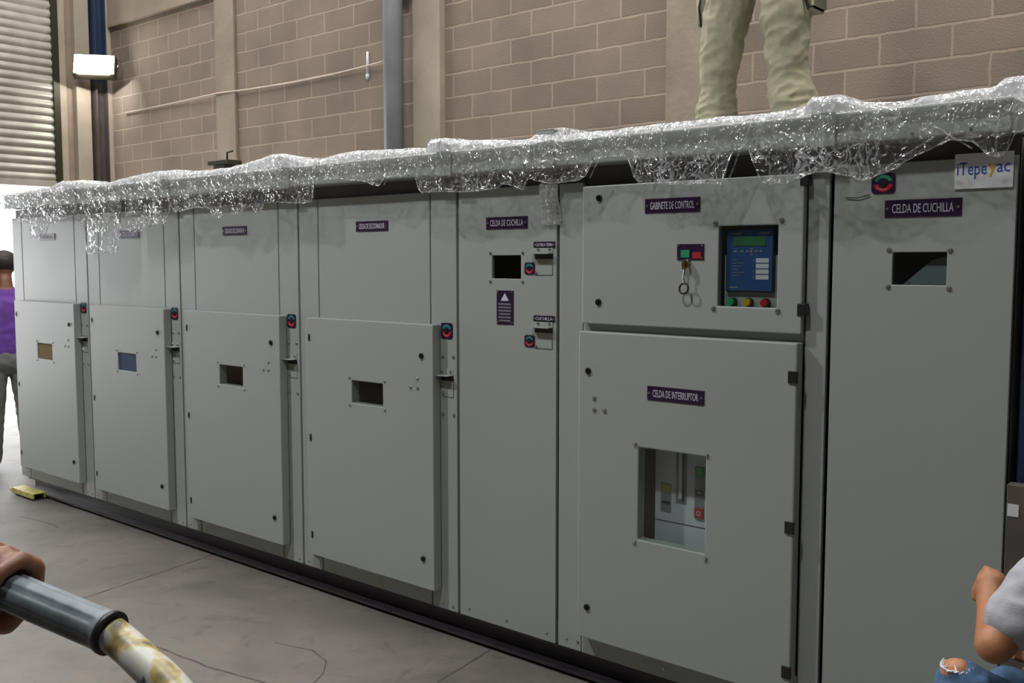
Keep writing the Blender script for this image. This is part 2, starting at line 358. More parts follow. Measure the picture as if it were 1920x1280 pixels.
# ------------------------------------------------------------------ setting
fb = bmesh.new(); box(fb, -4.4, 13, -10, 3.0, -.2, 0)
def crack(bm, pts, w_, mi=1, jit=.012):
    P = []
    for a, b in zip(pts[:-1], pts[1:]):
        n_ = max(2, int(math.dist(a, b)/.04))
        for i in range(n_): P.append((a[0]+(b[0]-a[0])*i/n_, a[1]+(b[1]-a[1])*i/n_))
    P.append(pts[-1]); L_ = []; R_ = []
    for i, p in enumerate(P):
        q = P[min(i+1, len(P)-1)]; o_ = P[max(i-1, 0)]; d = Vector((q[0]-o_[0], q[1]-o_[1])).normalized(); nn = Vector((-d.y, d.x))
        j = noise.noise(Vector((p[0]*7, p[1]*7, 3)))*jit; ww = w_*(.5+.8*abs(noise.noise(Vector((p[0]*19, p[1]*19, 1)))))
        L_.append(bm.verts.new((p[0]+nn.x*(j+ww), p[1]+nn.y*(j+ww), .0006))); R_.append(bm.verts.new((p[0]+nn.x*(j-ww), p[1]+nn.y*(j-ww), .0006)))
    for i in range(len(P)-1): bm.faces.new((L_[i], L_[i+1], R_[i+1], R_[i])).material_index = mi
crack(fb, [(3.0, -3.2), (2.64, -1.235), (2.566, -.771), (2.424, -.005), (2.25, .9)], .009, jit=.006)
crack(fb, [(2.9, -.98), (3.419, -.906), (3.75, -.88), (4.06, -.826), (4.5, -.86)], .008)
crack(fb, [(4.85, -1.6), (4.68, -.9), (4.575, -.386), (4.499, .045)], .007)
crack(fb, [(3.75, -.55), (3.95, -.5), (4.08, -.53), (4.17, -.62), (4.23, -.76)], .005)
crack(fb, [(.75, -.34), (.95, -.3), (1.2, -.29)], .006)
floor = struct(mk('floor', fb, ['floor', mat('crack_dirt', (.075, .06, .05), .95, var=.3, scale=20)]))
bm = bmesh.new(); box(bm, -40, -4.4, -25, 25, -.2, -.01); struct(mk('trim_1', bm, 'ground'))          # yard beyond the open shutter
struct(bx('wall_back', -4.4, 13, 3.0, 3.2, 0, 7.6, 'block'))
struct(bx('wall_right', 13, 13.2, -10, 3.2, 0, 7.6, 'darkwall'))
struct(bx('wall_front', -4.4, 13, -10.2, -10, 0, 7.6, 'darkwall'))
bm = bmesh.new()      # left wall around the shutter opening  Y -3.6 .. 2.39
box(bm, -4.6, -4.4, -10, -2.0, 0, 7.6); box(bm, -4.6, -4.4, 2.42, 3.0, 0, 7.6); box(bm, -4.6, -4.4, -2.0, 2.42, 5.6, 7.6)
struct(mk('wall_left', bm, 'concbrown'))
# ceiling with openings for translucent panels
holes = [(-2.6, -.9, -.6, 2.4), (2.4, 4.1, -.6, 2.4), (7.4, 9.1, -.6, 2.4)]
bm = bmesh.new()
xs = [-4.6, -2.6, -.9, 2.4, 4.1, 7.4, 9.1, 13.2]
for i in range(7):
    if i % 2 == 0: box(bm, xs[i], xs[i+1], -10.2, 3.2, 7.6, 7.7)
    else: box(bm, xs[i], xs[i+1], -10.2, -.6, 7.6, 7.7); box(bm, xs[i], xs[i+1], 2.4, 3.2, 7.6, 7.7)
struct(mk('ceiling', bm, 'roof'))
for i, h in enumerate(holes):
    struct(bx('window_%d' % (i+1), h[0], h[1], h[2], h[3], 7.64, 7.66, 'skyglow'))
# concrete ties and beam of the block wall
for i, (a, b, y, m) in enumerate(((-1.99, -1.65, 2.965, 'concrete'), (.62, .78, 2.975, 'concrete'), (1.01, 1.33, 2.93, 'conclight'), (3.49, 3.82, 2.965, 'concrete'), (-4.4, -4.2, 2.93, 'conclight'))):
    struct(bx('trim_%d' % (i+2), a, b, y, 3.0, 0, 7.6, m, bevel=.006))
struct(bx('trim_7', -4.2, -1.99, 2.955, 3.0, 4.38, 4.75, 'concrete', bevel=.006))
struct(bx('trim_8', -1.65, 6, 2.96, 3.0, 4.38, 4.75, 'concrete', bevel=.006))
# jamb pieces in the left corner
struct(bx('trim_9', -4.4, -4.34, 2.365, 2.435, 0, 5.4, 'darkmetal'))
struct(bx('trim_10', -4.4, -4.36, 2.435, 2.52, 0, 7.5, 'conclight'))
struct(bx('trim_11', -4.4, -4.385, 2.52, 2.6, 0, 7.5, 'concbrown'))
struct(bx('trim_12', -4.4, -4.28, 2.60, 2.775, 0, 7.5, 'conclight', bevel=.01))
bm = bmesh.new()
for q0, q1, mi in ((0, 3.75, 1), (3.75, 7.5, 0)): box(bm, -4.38, -4.2, 2.80, 2.815, q0, q1, mi); box(bm, -4.38, -4.2, 2.925, 2.94, q0, q1, mi); box(bm, -4.3, -4.285, 2.81, 2.93, q0, q1, mi)
struct(mk('trim_13', bm, ['bluebeam', 'beamlow']))
bm = bmesh.new(); box(bm, -7.2, -6.9, -6, 12, 2.4, 2.68)
for yy in (-5.8, 11.8): box(bm, -7.15, -6.95, yy-.1, yy+.1, 0, 2.4)
struct(mk('trim_14', bm, 'pipe'))
# roller shutter, half raised
sh = empty('roller_shutter', (-4.4, -.6, 2.5), 'half raised corrugated metal roller shutter above the bright doorway at left', 'shutter')
bm = bmesh.new(); z = 2.56; prof = []
while z < 5.55:
    for k in range(6):
        t = k/6; prof.append((-4.39+.02*math.sin(math.pi*min(1, t*1.25)), z+t*.093))
    prof.append((-4.39-.004, z+.091)); z += .093
ys = (-2.02, 2.375)
rows = [[bm.verts.new((x+dx-0, y, zz)) for y in ys] for (x, zz) in prof for dx in (0,)]
for a, b in zip(rows[:-1], rows[1:]): bm.faces.new((a[0], a[1], b[1], b[0]))
bo = mk('curtain', bm, 'slat', sh); bo.location = (4.4, .6, -2.5)
so = bo.modifiers.new('s', 'SOLIDIFY'); so.thickness = .004
b = bx('bottom_bar', -4.42, -4.35, -2.0, 2.37, 2.49, 2.56, 'slat', sh, .004); b.location = (4.4, .6, -2.5)
b = bx('roll_housing', -4.39, -3.95, -2.1, 2.5, 5.55, 6.0, 'pipe', sh, .02); b.location = (4.4, .6, -2.5)

# high-bay / flood lamps
def flood(loc, rz, label, power, glow=True):
    t = empty('flood_lamp', loc, label, 'lamp', 'flood lamps'); t.rotation_euler = (0, 0, rz)
    bm = bmesh.new(); box(bm, -.23, .23, -.06, .06, -.13, .13)
    for k in range(9): box(bm, -.17+.04*k, -.165+.04*k, .06, .1, -.09, .09)
    h = mk('housing', bm, 'darkmetal', t, .008); h.rotation_euler = (math.radians(-20), 0, 0)
    bm = bmesh.new(); plate(bm, -.215, .215, -.115, .115, -.066, -.061); h2 = mk('lens', bm, 'lampglow', t); h2.rotation_euler = h.rotation_euler
    bm = bmesh.new(); tube(bm, [(-.24, 0, 0), (-.25, .08, .06), (-.25, .16, .12), (.25, .16, .12), (.25, .08, .06), (.24, 0, 0)], .01, 8); mk('bracket', bm, 'steel', t)
    ld = bpy.data.lights.new('lamp_light', 'AREA'); ld.shape = 'RECTANGLE'; ld.size = .34; ld.size_y = .17; ld.energy = power; ld.color = (1, .97, .92)
    lo = bpy.data.objects.new('lamp_light', ld); COL.objects.link(lo); lo.parent = t
    lo.location = (0, -.085, -.03); lo.rotation_euler = (math.radians(90-20), 0, 0)
    return t
flood((-3.98, 2.68, 3.86), math.radians(52), 'glowing white floodlight fixed on the blue steel column in the far left corner', 60)
def highbay(loc, label, power):
    t = empty('high_bay_lamp', loc, label, 'lamp', 'high bay lamps hung from the roof')
    bm = bmesh.new(); cyl(bm, (0, 0, .06), (0, 0, .22), .11, .07, 24); mk('driver_housing', bm, 'darkmetal', t)
    bm = bmesh.new(); cyl(bm, (0, 0, -.04), (0, 0, .06), .2, .13, 28, cap=False); mk('reflector', bm, 'steel', t)
    bm = bmesh.new(); cyl(bm, (0, 0, 0), (0, 0, .01), .16, seg=24); mk('lens', bm, 'lampglow', t)
    bm = bmesh.new(); cyl(bm, (0, 0, .22), (0, 0, 7.6-loc[2]), .012, seg=8); mk('suspension_rod', bm, 'darkmetal', t)
    ld = bpy.data.lights.new('lamp_light', 'AREA'); ld.shape = 'DISK'; ld.size = .3; ld.energy = power; ld.color = (.98, .99, 1)
    lo = bpy.data.objects.new('lamp_light', ld); COL.objects.link(lo); lo.parent = t; lo.location = (0, 0, -.012)
highbay((1.8, -2.9, 5.9), 'high bay lamp hanging over the left half of the cabinet row', BAY)
highbay((5.4, -3.0, 5.9), 'high bay lamp hanging over the right half of the cabinet row', BAY*.58)

# ------------------------------------------------------------------ switchgear cabinets
ZB, ZT = .113, 1.936; DEPTH = 1.3; G = .007
GRP = 'grey-green steel switchgear cabinets standing in one row'
def body(t, w_, roof_x0=0):
    bm = bmesh.new()
    box(bm, .0, .003, .04, DEPTH, ZB, 1.99); box(bm, w_-.003, w_, .04, DEPTH, ZB, 1.99)
    box(bm, .003, w_-.003, DEPTH-.003, DEPTH, ZB, 1.99); box(bm, .003, w_-.003, .03, DEPTH, ZB, ZB+.003)
    o = mk('enclosure', bm, 'paint', t)
    bm = bmesh.new(); box(bm, .003, w_-.003, .03, .036, ZB+.003, ZB+.09); mk('toe_panel', bm, 'paint', t)
    bm = bmesh.new(); plate(bm, .0035, w_-.0035, ZB, ZT, .032, .038, [(.02, .138, ZB+.01, ZT-.01)] + ([(.18, .90, .21, ZT-.01), (.94, w_-.02, ZB+.01, ZT-.01)] if w_ > 1 else [(.15, w_-.02, ZB+.01, ZT-.01)]))
    mk('seam_shade', bm, 'seam_shade', t)  # black frame added behind the seams; their shade is put into its colour
    # vent band
    o = bx('vent_band', .004, w_-.004, .028, .034, ZT-.02, 1.994, 'vent', t)
    bm = bmesh.new(); box(bm, roof_x0+.001, w_-.001, -.075, DEPTH+.05, 1.995, 2.088); r = mk('roof', bm, 'paint', t, .006)
    for f in (.2, .5, .8): screw(w_*f, -.0755, 2.01, r, r=.004, ln=.004)
    return r
def skin(name, t, x0, x1, z0, z1, y=0, th=.018, holes=(), bev=.0025, m='paint'):
    bm = bmesh.new(); plate(bm, x0, x1, z0, z1, y, y+th, holes); return mk(name, bm, m, t, bev)
def bracket(t, x, z, y=0):
    """small lever guide: bent tab, dark slot below and outlined square flap"""
    bm = bmesh.new(); box(bm, x-.002, x+.075, y-.002, y, z, z+.028); box(bm, x-.03, x+.072, y-.036, y, z-.003, z); g = mk('lever_bracket', bm, 'paint', t)
    screw(x+.008, y-.002, z+.015, g, .0055); screw(x+.06, y-.002, z+.015, g, .0055)
    bm = bmesh.new(); box(bm, x+.004, x+.076, y-.0012, y, z-.026, z-.004); mk('slot', bm, 'black', t)
    bm = bmesh.new()
    for a, b, c, d in ((x+.0735, x+.076, z-.095, z-.026), (x+.01, x+.076, z-.0975, z-.095)): box(bm, a, b, y-.0012, y, c, d)
    mk('flap_outline', bm, 'vent', t); 
def seccionador(i, x0, w_, label, tan=False):
    t = empty('switchgear_cabinet', (x0, 0, 0), label, 'switchgear cabinet', GRP)
    body(t, w_, .07 if i == 0 else 0)
    skin('left_strip', t, G, .15, ZB, ZT); skin('upper_panel', t, .158, .915, 1.33, ZT-.0, 0)
    skin('right_strip', t, .923, w_-G, ZB, ZT); skin('sill_panel', t, .158, .915, ZB, .197)
    H = (.446, .66, .983, 1.088)
    bm = bmesh.new(); plate(bm, .108, .98, .2, 1.368, -.05, -.003, [H]); d = mk('door', bm, 'paint', t, .004)
    pane(H[0], H[1], H[2], H[3], -.047, d)
    if tan: bx('window_colour', H[0], H[1], -.042, -.038, H[2], H[3], tan, d)  # added flat-coloured sheet behind the pane
    for a in (H[0]-.013, H[1]+.013):
        for b in (H[2]-.012, H[3]+.012): screw(a, -.05, b, d, .0052)
    lock(.912, -.05, 1.231, d); lock(.915, -.05, .335, d)
    for a, b in ((.885, 1.129), (.842, 1.089), (.886, 1.089)): screw(a, -.05, b, d, .0065)
    for z in (1.272, .784, .302):
        bm = bmesh.new(); box(bm, .131, .143, -.0525, -.05, z-.017, z+.017); box(bm, .1345, .1395, -.0555, -.0525, z-.006, z+.006); mk('hinge', bm, 'black', d)
    sp = switch_plate(.983, 1.052, 1.308, 1.376, 0, t)
    for a, b in ((.992, 1.232), (1.056, 1.232), (.992, .981), (1.056, .981), (.992, 1.071)): screw(a, 0, b, t, .0062)
    bracket(t, .98, 1.152)
    nameplate('CELDA DE SECCIONADOR', .435, .653, 1.776, 1.822, 0, t)
    for a, b in ((.985, .137), (1.045, .135), (.04, .137), (.2, .15), (.55, .15), (.9, .15)): screw(a, 0, b, t, .0052, .004)
    bm = bmesh.new(); box(bm, .085, .15, -.004, 0, .176, .19); box(bm, .1, .118, -.007, -.004, .178, .188); mk('latch_plate', bm, 'vent', t)
    return t
W1 = 1.0815
seccionador(0, 0, W1, 'leftmost switchgear cabinet, half-height door with a tan window, beside the bright doorway', tan='tan')
seccionador(1, W1, W1, 'second switchgear cabinet from the left, film hanging over its nameplate and upper panel', tan='relay')  # blue sheet: the reflection in this pane is put into its colour
seccionador(2, 2*W1, W1, 'third switchgear cabinet from the left, half-height door, dark window, between its two look-alikes')
seccionador(3, 3*W1, W1, 'fourth switchgear cabinet from the left, half-height door, next to the narrow one-panel cabinet')

def cuchilla(x0, w_, label):
    t = empty('switchgear_cabinet', (x0, 0, 0), label, 'switchgear cabinet', GRP); body(t, w_); return t
X5 = 4.326; W5 = .538
t5 = cuchilla(X5, W5, 'narrow switchgear cabinet with small black window, warning plate and two lever slots')
def r5(v): return v - X5
H = (r5(4.521), r5(4.676), 1.569, 1.663)
skin('front_panel', t5, G, W5-G, ZB, ZT, holes=[H])
pane(*H, .005, t5)
for a in (H[0]-.008, H[1]+.01):
    for b in (H[2]-.012, H[3]+.01): screw(a, 0, b, t5, .0052)
nameplate('CELDA DE CUCHILLA', r5(4.492), r5(4.712), 1.77, 1.818, 0, t5)
for zz, tx in ((1.716, 'CUCHILLA TIERRA'), (1.426, 'CUCHILLA')): 
    nameplate(tx, r5(4.744), r5(4.85), zz-.024, zz, 0, t5)
for zp, zb in ((1.635, 1.672), (1.346, 1.382)):
    switch_plate(r5(4.697), r5(4.749), zp-.048, zp, 0, t5)
    bm = bmesh.new(); box(bm, r5(4.745), r5(4.84), -.003, 0, zb, zb+.024); box(bm, r5(4.74), r5(4.838), -.03, 0, zb-.004, zb); g = mk('lever_bracket', bm, 'paint', t5)
    screw(r5(4.768), -.003, zb+.014, g, .0045); screw(r5(4.825), -.003, zb+.014, g, .0045)
    bm = bmesh.new(); box(bm, r5(4.75), r5(4.84), -.0012, 0, zb-.024, zb-.004); mk('slot', bm, 'black', t5)
    bm = bmesh.new(); box(bm, r5(4.836), r5(4.8385), -.0014, 0, zb-.086, zb-.024); box(bm, r5(4.75), r5(4.8385), -.0014, 0, zb-.088, zb-.0855); mk('flap_outline', bm, 'vent', t5)
    screw(r5(4.755), 0, zb-.08, t5, .0055)
# warning plate: triangle and text lines
bm = bmesh.new(); a, b, c, d = r5(4.549), r5(4.638), 1.384, 1.521; plate(bm, a, b, c, d, -.003, 0)
mx_ = (a+b)/2
f = [bm.verts.new(p) for p in ((mx_-.022, -.0036, d-.042), (mx_+.022, -.0036, d-.042), (mx_, -.0036, d-.01))]; bm.faces.new(f).material_index = 3
for k, hw in enumerate((.034, .034, .034, .031, .034, .03)): 
    z0 = d-.055-k*.0135
    for q in range(7):
        xa = mx_-hw+q*hw*2/7; box(bm, xa, xa+hw*2/7*.8, -.0036, -.003, z0-.0035, z0+.0035, 1)
for sx in (a+.007, b-.007):
    for sz in (c+.008, d-.007): cyl(bm, (sx, -.003, sz), (sx, -.006, sz), .0042, seg=10, mi=2)
mk('warning_plate', bm, ['plate', 'midgrey', 'steel', 'letter'], t5)
for a in (.06, .272, .486): screw(a, 0, .149, t5, .0055, .005)

X6 = 4.864; W6 = 1.091
t6 = cuchilla(X6, W6, 'wide switchgear cabinet with two doors, blue relay behind the upper window')
def r6(v): return v - X6
skin('left_strip', t6, G, .12, ZB, ZT); skin('right_strip', t6, 1.012, W6-G, ZB, ZT); skin('sill_panel', t6, .124, 1.008, ZB, .195)
skin('mid_rail', t6, .124, 1.008, 1.37, 1.41, .0)
H = (r6(5.575), r6(5.79), 1.488, 1.758)
bm = bmesh.new(); plate(bm, r6(5.003), r6(5.876), 1.406, 1.918, -.03, -.003, [H]); dc = mk('control_door', bm, 'paint', t6, .004)
pane(H[0], H[1], H[2], H[3], -.029, dc)
for a, b in ((5.563, 1.768), (5.802, 1.772), (5.56, 1.48), (5.795, 1.478)): screw(r6(a), -.03, b, dc, .0068, .008)
for z in (1.872, 1.488): lock(r6(5.08), -.03, z, dc)
nameplate('GABINETE DE CONTROL', r6(5.281), r6(5.503), 1.81, 1.86, -.03, dc)
for z in (1.485, 1.9):
    bx('hinge', r6(5.862), r6(5.89), -.034, -.004, z-.02, z+.02, 'black', dc, .002)
# selector plate with key
bm = bmesh.new(); a, b, c, d = r6(5.415), r6(5.521), 1.645, 1.699; plate(bm, a, b, c, d, -.033, -.03)
box(bm, a+.016, a+.05, -.0345, -.033, c+.008, c+.034, 1); box(bm, a+.062, a+.095, -.0345, -.033, c+.004, c+.026, 2)
for sx in (a+.006, b-.006):
    for sz in (c+.006, d-.006): cyl(bm, (sx, -.033, sz), (sx, -.037, sz), .004, seg=10, mi=3)
mk('selector_plate', bm, ['plate', 'green', 'red', 'steel'], dc)
ks = tag(empty('k', (0, 0, 0), 'a', 'b'), 'key with a steel ring hanging in the lock under the green and red plate', 'key'); ks.name = 'key'; ks.location = (5.458, -.0302, 1.636); ks.scale = (1.25, 1, 1.25)
bm = bmesh.new(); cyl(bm, (0, 0, 0), (0, -.014, 0), .009, .008, 14); mk('lock_barrel', bm, 'steel', ks)
bm = bmesh.new(); cyl(bm, (0, -.014, 0), (0, -.017, 0), .0025, seg=8); cyl(bm, (-.0, -.016, -.006), (0, -.022, -.006), .011, seg=16); box(bm, -.003, .003, -.034, -.016, -.02, .004); mk('key_blade', bm, 'brass', ks)
bm = bmesh.new(); tube(bm, [(.0015*math.sin(k), -.026, -.012-.006*k) for k in range(9)], .0028, 6); mk('chain', bm, 'steel', ks)
bm = bmesh.new(); tube(bm, [(.014*math.cos(a_), -.026+.003*math.sin(a_), -.072+.014*math.sin(a_)) for a_ in [k*math.pi/12 for k in range(24)]], .003, 8, closed=True); mk('ring', bm, 'darkmetal', ks)
# relay and lamps on the inner plate
bx('inner_plate', .1, 1.0, .09, .094, 1.42, 1.93, 'paint', t6)
bx('lamp_plate', r6(5.578), r6(5.86), .012, .02, 1.44, 1.66, 'paint', t6)
RX, RZ = r6(5.589), 1.537
bm = bmesh.new(); rrect(bm, RX, RX+.174, RZ, 1.748, .0, .09, .006, 0); box(bm, RX+.004, RX+.170, -.003, 0, RZ+.004, 1.744, 1)
rl = mk('protection_relay', bm, ['black', 'relay'], t6)
bm = bmesh.new(); box(bm, RX+.03, RX+.145, -.0045, -.003, 1.691, 1.722); mk('display', bm, 'lcd', rl)
bm = bmesh.new()
for k in range(4): box(bm, RX+.112, RX+.158, -.0045, -.003, 1.635-k*.0185, 1.650-k*.0185)
mk('label_strip', bm, 'white', rl)
bm = bmesh.new()
for k, x in enumerate((.036, .06, .08, .094, .112, .13)): box(bm, x+RX-.006, x+RX+.005, -.0042, -.003, 1.670, 1.676)
box(bm, RX+.09, RX+.1, -.0042, -.003, 1.679, 1.684); box(bm, RX+.09, RX+.1, -.0042, -.003, 1.66, 1.665)
for k in range(6): box(bm, RX+.025, RX+.045+.03*((k*37 % 10)/10), -.0042, -.003, 1.643-k*.0105, 1.645-k*.0105)
box(bm, RX+.018, RX+.055, -.0042, -.003, 1.729, 1.735); box(bm, RX+.12, RX+.16, -.0042, -.003, 1.73, 1.736); box(bm, RX+.014, RX+.045, -.0042, -.003, 1.549, 1.554)
for k in range(4): cyl(bm, (RX+.104, -.003, 1.6425-k*.0185), (RX+.104, -.005, 1.6425-k*.0185), .003, seg=8)
mk('keypad_print', bm, 'midgrey', rl)
for x, m in ((5.612, 'greenlens'), (5.673, 'amber'), (5.734, 'redlens')):
    xx = r6(x); bm = bmesh.new(); cyl(bm, (xx, .012, 1.502), (xx, .002, 1.502), .0155, seg=20, mi=1); cyl(bm, (xx, .002, 1.502), (xx, -.014, 1.502), .0135, .011, seg=20)
    mk('pilot_lamp', bm, [m, 'black'], t6)
# breaker door
H = (r6(5.275), r6(5.55), .628, .968)
bm = bmesh.new(); plate(bm, r6(5.003), r6(5.874), .198, 1.378, -.05, -.003, [H]); di = mk('breaker_door', bm, 'paint', t6, .005)
pane(H[0], H[1], H[2], H[3], -.048, di)
for a, b in ((5.262, .978), (5.556, .974), (5.262, .615), (5.556, .612)): screw(r6(a), -.05, b, di, .0062, .008)
lock(r6(5.05), -.05, 1.23, di); lock(r6(5.05), -.05, .323, di)
for a, b in ((5.078, 1.129), (5.078, 1.086), (5.125, 1.087)): screw(r6(a), -.05, b, di, .007, .007)
nameplate('CELDA DE INTERRUPTOR', r6(5.312), r6(5.542), 1.146, 1.196, -.05, di)
for z in (1.268, .775, .29):
    bx('hinge', r6(5.846), r6(5.878), -.056, -.045, z-.02, z+.02, 'black', di, .002)
# breaker face
def nb(x, z): k = .06/3.171; return r6(x+(7.242-x)*k), z+(1.642-z)*k
xa, za = nb(5.241, .58); xb, zb = nb(5.56, 1.1); xc, zc = nb(5.241, .664)
bm = bmesh.new(); box(bm, xa, xb, .06, .25, za, zb, 0); box(bm, xa+.004, xb, .058, .06, zc, zc+.0025, 1)
br = mk('circuit_breaker', bm, ['ltgrey', 'black'], t6, .004)
def bl(name, a, b, c, d, m, y=.0585):
    (p, q), (r_, u_) = nb(a, c), nb(b, d); return bx(name, p, r_, y, .06, q, u_, m, br)
bl('charge_indicator', 5.267, 5.312, .7, .81, 'midgrey'); bl('yellow_flag', 5.270, 5.309, .778, .805, 'yellow', .057); bl('flag_window', 5.272, 5.306, .732, .742, 'black', .057)
bl('handle_slot', 5.332, 5.378, .742, .96, 'midgrey'); bl('lever', 5.347, 5.36, .76, .935, 'ltgrey', .053); bl('slot_gap', 5.362, 5.368, .75, .94, 'black', .057)
bl('button_column', 5.412, 5.452, .70, .89, 'midgrey')
bl('close_button', 5.414, 5.45, .853, .89, 'green', .053); bl('state_window', 5.416, 5.448, .785, .803, 'black', .056)
bl('open_button', 5.414, 5.45, .700, .737, 'redlens', .053)
cx_, cz_ = nb(5.432, .7185); bm = bmesh.new(); arc_poly(bm, cx_, .0528, cz_, .006, .009, 0, 2*math.pi, 0); mk('button_mark', bm, 'letter', br)
cx_, cz_ = nb(5.432, .872); bm = bmesh.new(); box(bm, cx_-.001, cx_+.001, .0522, .053, cz_-.008, cz_+.008); mk('button_mark', bm, 'letter', br)
cx_, cz_ = nb(5.433, .794); bm = bmesh.new(); box(bm, cx_-.009, cx_+.009, .0552, .056, cz_-.003, cz_+.003); mk('state_mark', bm, 'letter', br)
for a in (.05, .105, .2, .5, .85, 1.05): screw(a, 0, .149, t6, .0052, .004)

X7 = 5.955; W7 = .535
t7 = cuchilla(X7, W7, 'narrow rightmost switchgear cabinet with a clear window and white company sign')
def r7(v): return v - X7
H = (r7(6.15), r7(6.308), 1.569, 1.667)
skin('front_panel', t7, G, W7, ZB, ZT, holes=[H]); pane(*H, .005, t7)
for a, b in ((6.139, 1.674), (6.317, 1.671), (6.139, 1.562), (6.317, 1.56)): screw(r7(a), 0, b, t7, .0062, .006)
bm = bmesh.new(); v_ = [bm.verts.new(p) for p in ((.2, .03, 1.555), (.37, .03, 1.555), (.37, .03, 1.662), (.305, .03, 1.645))]
bm.faces.new(v_); o = mk('inner_barrier', bm, 'channelgrey', t7); sm = o.modifiers.new('s', 'SOLIDIFY'); sm.thickness = .003
nameplate('CELDA DE CUCHILLA', r7(6.123), r7(6.345), 1.772, 1.824, 0, t7)
switch_plate(r7(6.08), r7(6.152), 1.845, 1.907, 0, t7, 'green')
bm = bmesh.new(); tube(bm, [(r7(6.0), -.004, 1.837), (r7(6.04), -.006, 1.835), (r7(6.075), -.004, 1.843)], .0015, 6); mk('scratch_wire', bm, 'black', t7)
for a in (.06, .272, .486): screw(a, 0, .149, t7, .0055, .005)
# company sign
bm = bmesh.new(); plate(bm, r7(6.323), r7(6.480), 1.848, 1.948, -.006, -.001)
add_text(bm, 'iTepe', r7(6.370), -.006, 1.899, .080, .048, 1); add_text(bm, 'ac', r7(6.454), -.006, 1.903, .034, .024, 1)
for P_ in (((6.4135, 1.916), (6.420, 1.916), (6.4255, 1.902), (6.431, 1.916), (6.437, 1.916), (6.422, 1.880), (6.4165, 1.880), (6.4225, 1.896)),):
    bm.faces.new([bm.verts.new((r7(x), -.0068, z)) for x, z in P_]).material_index = 2
mk('company_sign', bm, ['white', 'signblue', 'orange'], t7)

# joint caps on the roof edge
for k, (x, z) in enumerate(((W1*1, 2.128), (W1*2, 2.13), (W1*3, 2.135), (X5, 2.132), (X6, 2.135), (X6+W6, 2.13))):
    bm = bmesh.new(); box(bm, x-.04, x+.04, -.083, -.076, 1.99, z); box(bm, x-.04, x+.04, -.083, .12, z-.006, z)
    nm = ('first', 'second', 'third', 'fourth', 'fifth', 'sixth')[k]
    tag(mk('roof_joint_cap', bm, 'paint', None, .002), '%s grey steel joint cap from the left, straddling a seam on the roof edge' % nm, 'joint cap', 'steel joint caps on the cabinet roof edge')

# base channel
bf = empty('base_channel', (0, 0, 0), 'long dark steel channel base running under the whole cabinet row', 'base frame')
bm = bmesh.new()
box(bm, .1, 6.49, .05, .056, .022, .112); box(bm, .1, 6.49, .004, .05, .104, .112); box(bm, .1, 6.49, -.004, .05, .018, .026)
mk('front_channel', bm, 'channel', bf)
bm = bmesh.new(); box(bm, .1, 6.49, -.006, -.004, .016, .028); mk('flange_edge', bm, 'flange', bf)
bm = bmesh.new(); box(bm, .1, 6.49, 1.24, 1.25, .018, .112); box(bm, .1, .11, .056, 1.24, .018, .112); box(bm, 6.48, 6.49, .056, 1.24, .018, .112); mk('rear_channel', bm, 'channel', bf)
bm = bmesh.new()
for x in (1.1, 2.2, 3.3, 4.4, 5.5, 6.4): box(bm, x-.05, x+.05, .2, .35, 0, .018); box(bm, x-.05, x+.05, 1.0, 1.15, 0, .018)
for x in (1.1, 2.2, 3.3, 4.4, 5.5, 6.4): box(bm, x-.01, x+.01, .056, 1.24, .018, .112)
mk('support_packer', bm, 'channel', bf)
# yellow machine skate
sk = empty('machine_skate', (.22, -.05, 0), 'small yellow steel roller skate on the floor at the left end of the base channel', 'skate')
bm = bmesh.new(); box(bm, -.16, .18, -.05, -.038, .012, .05); box(bm, -.16, .18, .028, .04, .012, .05); box(bm, -.16, .18, -.04, .03, .042, .05); box(bm, -.19, -.16, -.05, .04, .02, .04); mk('frame', bm, 'yellowpaint', sk, .003)
for x in (-.12, -.04, .04, .12):
    bm = bmesh.new(); cyl(bm, (x, -.036, .019), (x, .026, .019), .0185, seg=16); mk('roller', bm, 'darkmetal', sk)

# dark brackets lying on the roof
for nm, x, y, z, s in (('dark steel lifting lug on the roof in front of the first wall tie', 1.86, .5, 2.088, 1), ('small dark hook standing on the roof left of the drainpipe', 3.2, .5, 2.088, .5)):
    t = empty('lifting_lug', (x, y, z), nm, 'lifting lug')
    bm = bmesh.new(); box(bm, -.05*s, .07*s, -.04, .04, 0, .14 if s == 1 else .1); mk('post', bm, 'darkmetal', t, .003)
    if s == 1: bm = bmesh.new(); box(bm, -.1, .12, -.05, .05, .14, .165); mk('top_plate', bm, 'darkmetal', t, .003)
    zz = .165 if s == 1 else .1
    bm = bmesh.new(); tube(bm, [(.04*s, 0, zz), (.04*s, 0, zz+.05), (.10*s, 0, zz+.055)] if s == 1 else [(0, 0, zz), (-.02, 0, zz+.02), (-.05, 0, zz+.05)], .006, 6); mk('rod', bm, 'darkmetal', t)

# drainpipe and cord on the wall
dp = empty('drainpipe', (.865, 2.84, 0), 'thick grey drainpipe running up the block wall beside the pale column', 'pipe')
bm = bmesh.new(); cyl(bm, (0, 0, 0), (0, 0, 7.5), .085, seg=28); mk('pipe', bm, 'pipe', dp)
for z in (1.5, 3.9, 6.2):
    bm = bmesh.new(); cyl(bm, (0, 0, z), (0, 0, z+.05), .09, seg=28); box(bm, -.1, .1, .06, .145, z, z+.05); mk('clamp', bm, 'darkmetal', dp)
bm = bmesh.new(); tube(bm, [(.75, 2.965, 3.405), (.53, 2.96, 3.375), (-.1, 2.98, 3.357), (-.717, 2.98, 3.352), (-1.4, 2.975, 3.365), (-1.956, 2.955, 3.38), (-2.9, 2.98, 3.372), (-3.89, 2.98, 3.364)], .008, 8)
tag(mk('cord', bm, 'cord'), 'thin pale cord stretched along the block wall left of the drainpipe', 'cord')
